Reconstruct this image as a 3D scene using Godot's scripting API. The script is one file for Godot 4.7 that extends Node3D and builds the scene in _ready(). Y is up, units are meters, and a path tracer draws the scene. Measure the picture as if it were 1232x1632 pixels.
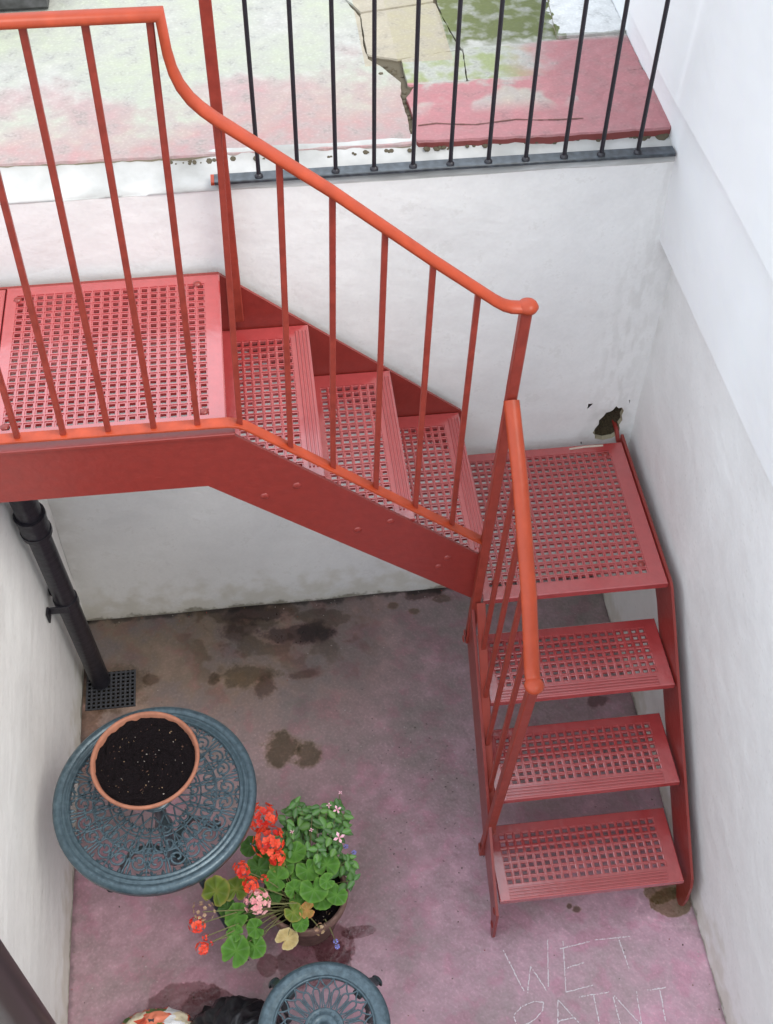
extends Node3D

# ------------------------------------------------------------------ helpers
var rng := RandomNumberGenerator.new()
var taken := {}
var mats := {}

func numbered(n: String) -> String:
	if not taken.has(n):
		taken[n] = 0
		return n
	taken[n] += 1
	return "%s_%03d" % [n, taken[n]]

func new_st() -> SurfaceTool:
	var st := SurfaceTool.new()
	st.begin(Mesh.PRIMITIVE_TRIANGLES)
	return st

func mesh_of(st: SurfaceTool) -> ArrayMesh:
	st.generate_normals()
	return st.commit()

func obj(called: String, m: Mesh, mat: Material, parent: Node = self) -> MeshInstance3D:
	var o := MeshInstance3D.new()
	o.name = numbered(called) if parent == self else called
	o.mesh = m
	o.material_override = mat
	parent.add_child(o, true)
	return o

func part(called: String, st: SurfaceTool, mat: Material, parent: Node = self) -> MeshInstance3D:
	return obj(called, mesh_of(st), mat, parent)

func thing(called: String, label: String, category: String, at := Vector3.ZERO, group := "") -> Node3D:
	var o := Node3D.new()
	o.name = numbered(called)
	add_child(o, true)
	o.position = at
	return tag(o, label, category, group)

func tag(o: Node, label: String, category: String, group := "") -> Node:
	o.set_meta("label", label)
	o.set_meta("category", category)
	if group != "":
		o.set_meta("group", group)
	return o

func kind(o: Node, k: String) -> Node:
	o.set_meta("kind", k)
	return o

func tri(st: SurfaceTool, a: Vector3, b: Vector3, c: Vector3) -> void:
	st.add_vertex(a); st.add_vertex(b); st.add_vertex(c)

func quad(st: SurfaceTool, a: Vector3, b: Vector3, c: Vector3, d: Vector3) -> void:
	tri(st, a, b, c); tri(st, a, c, d)

func flat(st: SurfaceTool) -> void:
	st.set_smooth_group(-1)

func smooth(st: SurfaceTool) -> void:
	st.set_smooth_group(0)

func rect_sec(w: float, h: float, c: float) -> PackedVector2Array:
	var x := w * 0.5
	var y := h * 0.5
	return PackedVector2Array([Vector2(-x, -y + c), Vector2(-x, y - c), Vector2(-x + c, y), Vector2(x - c, y), Vector2(x, y - c), Vector2(x, -y + c), Vector2(x - c, -y), Vector2(-x + c, -y)])

func round_sec(r: float, n: int) -> PackedVector2Array:
	var a := PackedVector2Array()
	for i in n:
		a.append(Vector2(cos(-TAU * i / n), sin(-TAU * i / n)) * r)
	return a

# section.x runs sideways (tangent x up), section.y runs along "up"
func sweep(st: SurfaceTool, path: Array, sec: PackedVector2Array, up: Vector3, taper := 1.0, is_smooth := false) -> void:
	var n := path.size()
	var rings := []
	for i in n:
		var p: Vector3 = path[i]
		var t0: Vector3 = (p - path[i - 1]).normalized() if i > 0 else (path[1] - p).normalized()
		var t1: Vector3 = (path[i + 1] - p).normalized() if i < n - 1 else t0
		var t := (t0 + t1).normalized()
		var side := t.cross(up).normalized()
		var nn := side.cross(t).normalized()
		var cs := maxf(0.35, t.dot(t0))
		var turn := (t1 - t0)
		var k := 1.0 + (taper - 1.0) * float(i) / float(n - 1)
		var ring := PackedVector3Array()
		for s in sec:
			var off: Vector3 = (side * s.x + nn * s.y) * k
			if turn.length() > 0.02:
				var d := turn.normalized()
				off += d * off.dot(d) * (1.0 / cs - 1.0)
			ring.append(p + off)
		rings.append(ring)
	var m := sec.size()
	if is_smooth: smooth(st)
	else: flat(st)
	for i in n - 1:
		for j in m:
			var j2 := (j + 1) % m
			quad(st, rings[i][j], rings[i][j2], rings[i + 1][j2], rings[i + 1][j])
	flat(st)
	for e in [0, n - 1]:
		for j in range(1, m - 1):
			if e == 0: tri(st, rings[e][0], rings[e][j + 1], rings[e][j])
			else: tri(st, rings[e][0], rings[e][j], rings[e][j + 1])

func tube(st: SurfaceTool, path: Array, r: float, n := 8, taper := 1.0) -> void:
	var d: Vector3 = (path[path.size() - 1] - path[0]).normalized()
	var up := Vector3.UP if absf(d.y) < 0.8 else Vector3(0.3, 0, 1).normalized()
	sweep(st, path, round_sec(r, n), up, taper, true)

func lathe(st: SurfaceTool, prof: Array, c: Vector3, n := 32, is_smooth := true, wob := 0.0, wave := 0) -> void:
	if is_smooth: smooth(st)
	else: flat(st)
	for i in prof.size() - 1:
		for j in n:
			var pts := []
			for q in [[i, j], [i, j + 1], [i + 1, j + 1], [i + 1, j]]:
				var a: float = TAU * (q[1] % n) / n
				var p: Vector2 = prof[q[0]]
				var r: float = p.x * (1.0 + wob * sin(wave * a))
				pts.append(c + Vector3(cos(a) * r, p.y, sin(a) * r))
			if prof[i].x < 1e-5: tri(st, pts[0], pts[2], pts[3])
			elif prof[i + 1].x < 1e-5: tri(st, pts[0], pts[1], pts[2])
			else: quad(st, pts[0], pts[1], pts[2], pts[3])

func box(st: SurfaceTool, a: Vector3, b: Vector3) -> void:
	flat(st)
	var p := func(x: int, y: int, z: int) -> Vector3: return Vector3(b.x if x else a.x, b.y if y else a.y, b.z if z else a.z)
	quad(st, p.call(0,1,0), p.call(1,1,0), p.call(1,1,1), p.call(0,1,1))
	quad(st, p.call(0,0,1), p.call(1,0,1), p.call(1,0,0), p.call(0,0,0))
	quad(st, p.call(0,1,1), p.call(1,1,1), p.call(1,0,1), p.call(0,0,1))
	quad(st, p.call(1,1,0), p.call(0,1,0), p.call(0,0,0), p.call(1,0,0))
	quad(st, p.call(1,1,1), p.call(1,1,0), p.call(1,0,0), p.call(1,0,1))
	quad(st, p.call(0,1,0), p.call(0,1,1), p.call(0,0,1), p.call(0,0,0))

# polygon given as 2D points, mapped to 3D by f(p, depth), extruded between d0 and d1
func extrude(st: SurfaceTool, poly: PackedVector2Array, f: Callable, d0: float, d1: float) -> void:
	flat(st)
	var t := Geometry2D.triangulate_polygon(poly)
	for i in range(0, t.size(), 3):
		tri(st, f.call(poly[t[i]], d0), f.call(poly[t[i + 1]], d0), f.call(poly[t[i + 2]], d0))
		tri(st, f.call(poly[t[i]], d1), f.call(poly[t[i + 2]], d1), f.call(poly[t[i + 1]], d1))
	var n := poly.size()
	for i in n:
		var j := (i + 1) % n
		quad(st, f.call(poly[i], d0), f.call(poly[i], d1), f.call(poly[j], d1), f.call(poly[j], d0))

func dome(st: SurfaceTool, c: Vector3, r: float, h: float, axis: Vector3, n := 10) -> void:
	var ax := axis.normalized()
	var u := ax.cross(Vector3(0.31, 0.5, 0.8)).normalized()
	var w := ax.cross(u)
	smooth(st)
	var k := 4
	for i in k:
		var a0 := PI * 0.5 * i / k
		var a1 := PI * 0.5 * (i + 1) / k
		for j in n:
			var b0 := TAU * j / n
			var b1 := TAU * ((j + 1) % n) / n
			var P := func(a: float, b: float) -> Vector3: return c + (u * cos(b) + w * sin(b)) * r * cos(a) + ax * h * sin(a)
			if i < k - 1: quad(st, P.call(a0, b0), P.call(a0, b1), P.call(a1, b1), P.call(a1, b0))
			else: tri(st, P.call(a0, b0), P.call(a0, b1), P.call(a1, b1))

func lin(r: float, g: float, b: float) -> Color:
	return Color(r, g, b).linear_to_srgb()

func noise_of(seed_: int, freq: float, oct := 4) -> FastNoiseLite:
	var n := FastNoiseLite.new()
	n.seed = seed_
	n.frequency = freq
	n.noise_type = FastNoiseLite.TYPE_SIMPLEX_SMOOTH
	n.fractal_octaves = oct
	return n

func noise_tex(seed_: int, freq: float, size: int, normal := false, strength := 4.0, lo := Color.BLACK, hi := Color.WHITE) -> NoiseTexture2D:
	var t := NoiseTexture2D.new()
	t.width = size; t.height = size; t.seamless = true
	t.noise = noise_of(seed_, freq, 5)
	if normal:
		t.as_normal_map = true
		t.bump_strength = strength
	else:
		var g := Gradient.new()
		g.set_color(0, lo); g.set_color(1, hi)
		t.color_ramp = g
	return t

func std(albedo: Color, rough: float, metal := 0.0) -> StandardMaterial3D:
	var m := StandardMaterial3D.new()
	m.albedo_color = albedo
	m.roughness = rough
	m.metallic = metal
	return m

func tri_map(m: StandardMaterial3D, scale_: float) -> void:
	m.uv1_triplanar = true
	m.uv1_world_triplanar = true
	m.uv1_scale = Vector3.ONE * scale_

func sm(a: float, b: float, x: float) -> float:
	return smoothstep(a, b, x)

# ------------------------------------------------------------------ textures
func floor_images() -> Array:
	var W := 1024
	var img := Image.create(W, W, false, Image.FORMAT_RGB8)
	var rgh := Image.create(W, W, false, Image.FORMAT_RGB8)
	var n1 := noise_of(11, 2.6, 4)
	var n2 := noise_of(12, 11.0, 4)
	var n3 := noise_of(13, 70.0, 3)
	# x, z, radius x, radius z, darkness, red-brown(0) .. olive(1), wetness
	var blobs := [
		[0.66, 0.04, 0.15, 0.055, 0.80, 0.1, 0.5], [0.82, 0.155, 0.16, 0.05, 0.75, 0.0, 0.5], [0.90, 0.15, 0.075, 0.065, 0.80, 0.0, 0.5],
		[0.60, 0.10, 0.07, 0.06, 0.6, 0.2, 0.3], [0.50, 0.33, 0.03, 0.03, 0.6, 0.4, 0.2], [0.62, 0.33, 0.13, 0.055, 0.55, 0.7, 0.2],
		[0.69, 0.38, 0.05, 0.06, 0.6, 0.3, 0.2], [0.85, 0.345, 0.07, 0.022, 0.5, 0.2, 0.2], [0.735, 0.66, 0.085, 0.075, 0.72, 0.85, 0.3],
		[0.83, 0.69, 0.06, 0.06, 0.70, 0.85, 0.3], [0.79, 1.44, 0.125, 0.095, 0.75, 0.0, 0.9], [0.945, 1.365, 0.06, 0.022, 0.7, 0.0, 0.9],  # in front of the clay pot: wet floor and pot shadow in one tone
		[0.86, 1.40, 0.07, 0.08, 0.7, 0.0, 0.9], [0.64, 1.44, 0.035, 0.04, 0.6, 0.0, 0.7],
		[0.37, 1.53, 0.125, 0.075, 0.7, 0.0, 0.8], [0.45, 1.56, 0.1, 0.07, 0.7, 0.0, 0.8], [2.01, 1.385, 0.07, 0.055, 0.72, 1.0, 0.7], [1.99, 1.34, 0.06, 0.05, 0.72, 1.0, 0.7],
		[1.69, 1.375, 0.018, 0.014, 0.75, 0.7, 0.1], [1.665, 1.36, 0.01, 0.01, 0.75, 0.7, 0.1], [1.35, 0.02, 0.09, 0.035, 0.75, 0.1, 0.3],
		[1.22, 0.06, 0.03, 0.02, 0.5, 0.6, 0.1], [1.30, 0.10, 0.03, 0.018, 0.5, 0.6, 0.1], [1.94, 0.59, 0.05, 0.03, 0.6, 0.0, 0.4], [1.42, 0.05, 0.05, 0.02, 0.5, 0.3, 0.1],
		[0.11, 0.32, 0.15, 0.12, 0.45, 0.5, 0.2], [0.26, 0.30, 0.035, 0.03, 0.5, 0.4, 0.1], [0.03, 0.5, 0.05, 0.2, 0.35, 0.3, 0.1]]
	for j in W:
		var z := -0.03 + 2.13 * j / W
		for i in W:
			var x := 2.13 * i / W
			var a := n1.get_noise_2d(x, z)
			var b := n2.get_noise_2d(x, z)
			var c := n3.get_noise_2d(x, z)
			# worn mauve paint over grey concrete: more of it left towards the open side, plus painted-in light and shade
			var paint := clampf(0.40 + 0.5 * sm(0.2, 1.5, z) + 0.45 * a + 0.22 * b + 0.06 * c, 0.0, 1.0)
			var r := lerpf(0.215, 0.325, paint)
			var g := lerpf(0.190, 0.200, paint)
			var u := lerpf(0.172, 0.235, paint)
			var ochre := clampf(sm(0.95, 0.1, z) * sm(1.6, 0.3, x) * (0.75 + 1.4 * a + 0.8 * b), 0.0, 1.0)
			var ruddy := sm(0.05, 0.45, n1.get_noise_2d(x * 2.2 + 4.0, z * 2.2 + 7.0) + 0.5 * b + 0.15 * c)
			g *= 1.0 - 0.17 * ruddy
			u *= 1.0 - 0.12 * ruddy
			r *= 1.0 - 0.04 * ruddy
			u *= 1.0 - 0.32 * ochre
			g *= 1.0 - 0.06 * ochre
			r *= 1.0 - 0.10 * ochre
			var v := 1.0 + 0.14 * b + 0.12 * c + 0.12 * a + 0.5 * sm(0.8, 1.9, x) * sm(0.7, 1.7, z)  # lightens the near right corner: missing light put into the colour
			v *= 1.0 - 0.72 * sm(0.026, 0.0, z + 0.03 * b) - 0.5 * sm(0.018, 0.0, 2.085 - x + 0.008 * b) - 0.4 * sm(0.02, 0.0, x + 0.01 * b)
			v *= 1.0 - 0.45 * sm(0.75, 0.0, z) * sm(1.8, 0.6, x)  # darker back left: shade under the landing put into the colour
			# pale scuffs
			if c > 0.42: v *= 1.13
			if a + b * 0.8 > 0.30: v *= 1.0 + 0.22 * (a + b * 0.8 - 0.30)
			# damp that has spread along the back wall, patchy, fading out
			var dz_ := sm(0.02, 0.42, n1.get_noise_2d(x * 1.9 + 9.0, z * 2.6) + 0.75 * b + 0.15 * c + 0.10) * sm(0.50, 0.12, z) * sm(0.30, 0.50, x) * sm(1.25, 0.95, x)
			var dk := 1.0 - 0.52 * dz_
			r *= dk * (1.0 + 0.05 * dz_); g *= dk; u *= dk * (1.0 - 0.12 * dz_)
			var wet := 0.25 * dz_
			for q in blobs:
				var dx: float = (x - q[0]) / q[2]
				if absf(dx) > 1.7: continue
				var dz: float = (z - q[1]) / q[3]
				if absf(dz) > 1.7: continue
				var d := sqrt(dx * dx + dz * dz) + (0.18 * b + 0.03 * c if q[6] > 0.65 else 0.5 * b + 0.1 * c + 0.2 * a)
				var s := (sm(1.02, 0.92, d) if q[6] > 0.65 else sm(1.15, 0.62, d))
				if s > 0.0:
					var k: float = 1.0 - q[4] * s * (0.68 if q[6] > 0.65 else (0.85 if q[1] < 0.5 else 0.85))
					r *= lerpf(1.0, lerpf(k * 1.06, k * 0.98, q[5]), s)
					g *= lerpf(1.0, lerpf(k * 0.84, k * 0.98, q[5]), s)
					u *= lerpf(1.0, lerpf(k * 0.84, k * 0.62, q[5]), s)
					wet = maxf(wet, s * q[6])
			# pale dried rings
			for q in [[0.83, 0.085, 0.085, 0.045], [1.98, 1.40, 0.10, 0.085]]:
				var d2 := sqrt(pow((x - q[0]) / q[2], 2) + pow((z - q[1]) / q[3], 2)) + 0.4 * b
				var s2 := sm(0.12, 0.0, absf(d2 - 0.85)) * 0.5
				v *= 1.0 + 0.35 * s2
			img.set_pixel(i, j, Color(clampf(r * v, 0, 1), clampf(g * v, 0, 1), clampf(u * v, 0, 1)).linear_to_srgb())
			var ro := clampf(0.50 + 0.14 * b - 0.10 * a + 0.1 * c - 0.22 * wet, 0.22, 0.9)
			rgh.set_pixel(i, j, Color(ro, ro, ro))
	# splashes of white paint and grit
	for k in 260:
		var px := rng.randi_range(5, W - 6)
		var py := rng.randi_range(5, W - 6)
		var near := 1.0 if k % 2 == 0 else 0.0
		if near > 0.5:
			px = rng.randi_range(int(W * 0.5), int(W * 0.68)); py = rng.randi_range(int(W * 0.3), int(W * 0.6))
		var cc := Color(0.66, 0.62, 0.62) if rng.randf() < 0.6 else Color(0.2, 0.16, 0.15)
		var ww := rng.randi_range(1, 3)
		for yy in ww:
			for xx in rng.randi_range(1, 3):
				img.set_pixel(px + xx, py + yy, cc.lerp(img.get_pixel(px + xx, py + yy), rng.randf() * 0.7))
	return [ImageTexture.create_from_image(img), ImageTexture.create_from_image(rgh)]

func terrace_image() -> ImageTexture:
	var W := 900
	var H := 700
	var img := Image.create(W, H, false, Image.FORMAT_RGB8)
	var n1 := noise_of(21, 2.4, 4)
	var n2 := noise_of(22, 13.0, 4)
	var n3 := noise_of(23, 80.0, 3)
	for j in H:
		var z := -1.45 + 1.4 * j / H
		for i in W:
			var x := -0.05 + 2.1 * i / W
			var a := n1.get_noise_2d(x, z)
			var b := n2.get_noise_2d(x, z)
			var c := n3.get_noise_2d(x, z)
			# bare pale screed, green algae, pink paint left along the edge
			var col := Color(0.33, 0.33, 0.30)
			var algae := clampf(0.40 + 0.7 * a + 0.6 * b - 0.4 * sm(-0.5, -0.1, z), 0.0, 1.0)
			col = col.lerp(Color(0.275, 0.305, 0.205), algae * 0.6)
			col = col.lerp(Color(0.38, 0.37, 0.355), clampf(-0.1 - 1.0 * a + 0.5 * b, 0.0, 0.6))
			var edge := -0.30 - 0.10 * sm(0.2, 1.2, x) + 0.30 * a + 0.12 * b
			var pink := sm(edge - 0.15, edge + 0.13, z)
			pink *= 0.72 + 0.5 * b
			if x > 1.28:
				pink = maxf(sm(1.58, 1.74, x + 0.12 * a + 0.05 * b) * sm(-0.60, -0.56, z), sm(-0.40, -0.34, z + 0.05 * b)) * (0.98 + 0.15 * b)
				if x < 1.78: pink *= 1.0 - 0.75 * sm(0.05, 0.3, n1.get_noise_2d(x * 1.3 + 3.0, z * 1.3)) * sm(-0.18, -0.28, z)
			col = col.lerp(Color(0.33, 0.125, 0.135), clampf(pink, 0.0, 1.0) * (0.95 if x > 1.28 else 0.68))
			# moss on the far slab
			if x > 1.44 and x < 1.82 and z < -0.56:
				var ms := clampf(0.95 + 1.2 * b, 0.3, 1.0)
				col = col.lerp(Color(0.085, 0.10, 0.022), ms * sm(-0.565, -0.62, z + 0.05 * b))
			elif x > 1.28 and z < -0.385 and x < 1.75:
				col = col.lerp(Color(0.19, 0.22, 0.085), clampf(0.45 + 1.2 * b + a, 0.1, 0.9) * sm(1.75, 1.55, x))
			if x > 1.18 and x < 1.45 and z < -0.5:
				col = col.lerp(Color(0.30, 0.255, 0.185), 0.8)
			# fresh white paint patch near the wall
			if z < -0.605 + 0.012 * b and x > 1.80 + 0.03 * b - 0.03 * (z + 0.6):
				col = Color(0.58, 0.58, 0.57)
			var v := 1.0 + 0.13 * b + 0.08 * c + 0.10 * a
			if b + 0.4 * c < -0.50: v *= 0.88
			if c > 0.45: v *= 1.12
			img.set_pixel(i, j, Color(clampf(col.r * v, 0, 1), clampf(col.g * v, 0, 1), clampf(col.b * v, 0, 1)).linear_to_srgb())
	return ImageTexture.create_from_image(img)

# white plaster: u across, v up; dirt where damp gets at it
func wall_image(seed_: int, w: float, h: float, which: String) -> ImageTexture:
	var W := 512
	var H := 512
	var img := Image.create(W, H, false, Image.FORMAT_RGB8)
	var n1 := noise_of(seed_, 1.6, 3)
	var n2 := noise_of(seed_ + 1, 9.0, 4)
	var n3 := noise_of(seed_ + 2, 55.0, 3)
	for j in H:
		var y := h * (1.0 - float(j) / H)
		for i in W:
			var x := w * i / W
			var a := n1.get_noise_2d(x, y)
			var b := n2.get_noise_2d(x, y)
			var c := n3.get_noise_2d(x, y)
			var col := Color(0.745, 0.745, 0.725)
			var v := 1.0 + 0.05 * a + 0.045 * b + 0.03 * c
			var dirt := sm(0.022, 0.0, y + 0.03 * b + 0.012 * c) * 0.8
			col = col.lerp(Color(0.50, 0.46, 0.34), 0.42 * sm(0.20, 0.02, y + 0.16 * b))
			if which == "back":
				var k := sm(0.14, 0.0, absf(x - 1.99 - 0.03 * b)) * sm(0.0, 0.35, n2.get_noise_2d(x * 3.0, y * 0.7) + 0.12) * sm(0.7, 1.0, y) * sm(1.95, 1.5, y)
				dirt = maxf(dirt, 0.13 * k)
				dirt = maxf(dirt, 0.35 * sm(0.12, 0.0, x + 0.05 * b) * clampf(0.4 + b, 0, 1))
				dirt = maxf(dirt, 0.25 * sm(0.10, 0.0, Vector2(x - 1.99, (y - 0.90)).length() - 0.03 + 0.06 * b))
				if y > 1.6 and absf(x - 2.0 + 0.01 * b) < 0.008: dirt = maxf(dirt, 0.08)
				if b + 0.5 * c > 0.52: dirt = maxf(dirt, 0.10)
			elif which == "right":
				if c > 0.50 and b > 0.2: dirt = maxf(dirt, 0.18)
				dirt = maxf(dirt, 0.3 * sm(0.14, 0.0, x + 0.08 * b) * sm(0.8, 1.5, y) * clampf(0.3 + b, 0, 1))
			else:
				if c > 0.45 and b > 0.25: dirt = maxf(dirt, 0.15)
				dirt = maxf(dirt, 0.45 * sm(0.10, 0.0, absf(x - 0.36) - 0.01 + 0.06 * b) * sm(0.85, 1.15, y) * clampf(0.3 + 1.5 * b, 0, 1))
			col = col.lerp(Color(0.20, 0.185, 0.13), clampf(dirt, 0.0, 0.9))
			img.set_pixel(i, j, Color(clampf(col.r * v, 0, 1), clampf(col.g * v, 0, 1), clampf(col.b * v, 0, 1)).linear_to_srgb())
	return ImageTexture.create_from_image(img)

func make_materials() -> void:
	# red gloss on the steel, slightly uneven brush work
	var m := std(lin(0.235, 0.024, 0.017), 0.38)
	m.albedo_texture = noise_tex(3, 0.03, 256, false, 1.0, Color(0.93, 0.93, 0.93), Color(1, 1, 1))
	m.normal_enabled = true; m.normal_texture = noise_tex(4, 0.035, 256, true, 1.6); m.normal_scale = 0.35
	tri_map(m, 3.0)
	m.clearcoat_enabled = true; m.clearcoat = 0.3; m.clearcoat_roughness = 0.25
	mats.red = m
	m = m.duplicate()
	m.albedo_color = lin(0.40, 0.050, 0.050)  # lighter copy of the red: skylight on flat tops put into the colour
	m.roughness = 0.24
	m.metallic_specular = 0.85
	m.clearcoat = 1.0
	m.clearcoat_roughness = 0.12
	mats.skylit_tread_red = m
	m = std(lin(0.43, 0.062, 0.022), 0.40)
	m.albedo_texture = noise_tex(5, 0.02, 256, false, 1.0, Color(0.82, 0.80, 0.80), Color(1, 1, 1))
	m.normal_enabled = true; m.normal_texture = noise_tex(4, 0.035, 256, true, 1.6); m.normal_scale = 0.3
	tri_map(m, 3.0)
	m.metallic_specular = 0.38; m.clearcoat_enabled = true; m.clearcoat = 0.05; m.clearcoat_roughness = 0.25
	mats.orange = m
	m = m.duplicate()
	m.albedo_color = lin(0.30, 0.044, 0.028)  # darker copy of the rail paint: shade on upright sides put into the colour
	mats.shaded_orange = m
	m = std(lin(0.012, 0.011, 0.016), 0.38)
	m.normal_enabled = true; m.normal_texture = noise_tex(6, 0.03, 256, true, 3.0); m.normal_scale = 0.4
	tri_map(m, 4.0)
	mats.black = m
	m = std(lin(0.07, 0.085, 0.10), 0.3)  # black base rail greyed: sky sheen on its top put into the colour
	m.albedo_texture = noise_tex(16, 0.03, 256, false, 1.0, Color(0.6, 0.6, 0.6), Color(1, 1, 1))
	tri_map(m, 4.0)
	mats.rail_base = m
	m = std(lin(0.09, 0.138, 0.165), 0.32, 0.25)
	m.albedo_texture = noise_tex(7, 0.03, 256, false, 1.0, Color(0.62, 0.66, 0.68), Color(1, 1, 1))
	m.normal_enabled = true; m.normal_texture = noise_tex(8, 0.08, 256, true, 2.0); m.normal_scale = 0.4
	tri_map(m, 6.0)
	mats.cast = m
	m = std(lin(0.40, 0.16, 0.095), 0.75)
	m.albedo_texture = noise_tex(9, 0.02, 256, false, 1.0, Color(0.78, 0.78, 0.78), Color(1, 1, 1))
	tri_map(m, 5.0)
	mats.terracotta = m
	m = std(lin(0.27, 0.155, 0.125), 0.75)
	m.albedo_texture = noise_tex(10, 0.02, 256, false, 1.0, Color(0.6, 0.6, 0.6), Color(1, 1, 1))
	tri_map(m, 5.0)
	mats.old_clay = m
	m = std(lin(0.010, 0.0055, 0.0075), 0.95)
	m.metallic_specular = 0.3
	m.albedo_texture = noise_tex(14, 0.08, 256, false, 1.0, Color(0.45, 0.45, 0.45), Color(1, 1, 1))
	m.normal_enabled = true; m.normal_texture = noise_tex(15, 0.12, 256, true, 8.0); m.normal_scale = 1.0
	tri_map(m, 9.0)
	mats.soil = m
	m = std(Color.WHITE, 0.9)
	m.vertex_color_use_as_albedo = true
	mats.fleck = m
	m = std(Color.WHITE, 0.72)
	m.metallic_specular = 0.25
	m.vertex_color_use_as_albedo = true
	m.backlight_enabled = true
	m.backlight = Color(0.10, 0.14, 0.03)
	mats.leaf = m
	m = std(Color.WHITE, 0.6)
	m.vertex_color_use_as_albedo = true
	mats.petal = m
	mats.stem = std(lin(0.16, 0.16, 0.06), 0.6)
	m = std(lin(0.012, 0.012, 0.015), 0.28)
	mats.bag = m
	mats.chalk = std(lin(0.70, 0.66, 0.68), 0.95)
	m = std(lin(0.10, 0.072, 0.034), 0.95)
	m.albedo_texture = noise_tex(17, 0.06, 256, false, 1.0, Color(0.4, 0.4, 0.4), Color(1, 1, 1))
	tri_map(m, 8.0)
	mats.earth = m
	m = std(lin(0.72, 0.73, 0.72), 0.75)
	m.albedo_texture = noise_tex(18, 0.025, 256, false, 1.0, Color(0.80, 0.80, 0.78), Color(1, 1, 1))
	m.normal_enabled = true; m.normal_texture = noise_tex(19, 0.06, 256, true, 5.0); m.normal_scale = 0.8
	tri_map(m, 3.0)
	mats.white = m
	m = std(lin(0.10, 0.10, 0.10), 0.8)
	m.albedo_texture = noise_tex(18, 0.025, 256, false, 1.0, Color(0.6, 0.6, 0.58), Color(1, 1, 1))
	tri_map(m, 3.0)
	mats.dark_stone = m
	m = std(lin(0.30, 0.29, 0.25), 0.9)
	m.albedo_texture = noise_tex(18, 0.025, 256, false, 1.0, Color(0.6, 0.6, 0.58), Color(1, 1, 1))
	tri_map(m, 1.0)
	mats.ground = m

func plaster(tex: Texture2D, normal_scale := 0.28) -> StandardMaterial3D:
	var m := std(Color.WHITE, 0.72)
	m.albedo_texture = tex
	m.normal_enabled = true
	m.normal_texture = mats.plaster_normal
	m.normal_scale = normal_scale * 0.65
	return m

# ------------------------------------------------------------------ setting
func grid(st: SurfaceTool, nu: int, nv: int, f: Callable, uv: Callable, skip = null) -> void:
	smooth(st)
	for j in nv:
		for i in nu:
			if skip != null and skip.call(i, j): continue
			for k in [[0, 0], [1, 0], [1, 1], [0, 0], [1, 1], [0, 1]]:
				var u: float = float(i + k[0]) / nu
				var v: float = float(j + k[1]) / nv
				st.set_uv(uv.call(u, v))
				st.add_vertex(f.call(u, v))

func build_floor() -> void:
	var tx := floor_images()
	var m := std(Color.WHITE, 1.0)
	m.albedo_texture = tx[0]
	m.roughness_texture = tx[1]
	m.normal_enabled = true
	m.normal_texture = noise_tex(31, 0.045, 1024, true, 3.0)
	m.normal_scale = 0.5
	var st := new_st()
	flat(st)
	# around the drain opening
	for r in [[0.0, 2.13, -0.03, 0.25], [0.0, 0.012, 0.25, 0.415], [0.20, 2.13, 0.25, 0.415], [0.0, 2.13, 0.415, 2.1], [0.0, 2.13, 2.1, 5.7]]:
		var c := [Vector3(r[0], 0, r[2]), Vector3(r[1], 0, r[2]), Vector3(r[1], 0, r[3]), Vector3(r[0], 0, r[3])]
		for k in [0, 1, 2, 0, 2, 3]:
			st.set_uv(Vector2(c[k].x / 2.13, (c[k].z + 0.03) / 2.13))
			st.set_normal(Vector3.UP)
			st.add_vertex(c[k])
	st.generate_normals(); st.generate_tangents()
	kind(obj("courtyard_floor", st.commit(), m), "structure")

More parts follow.
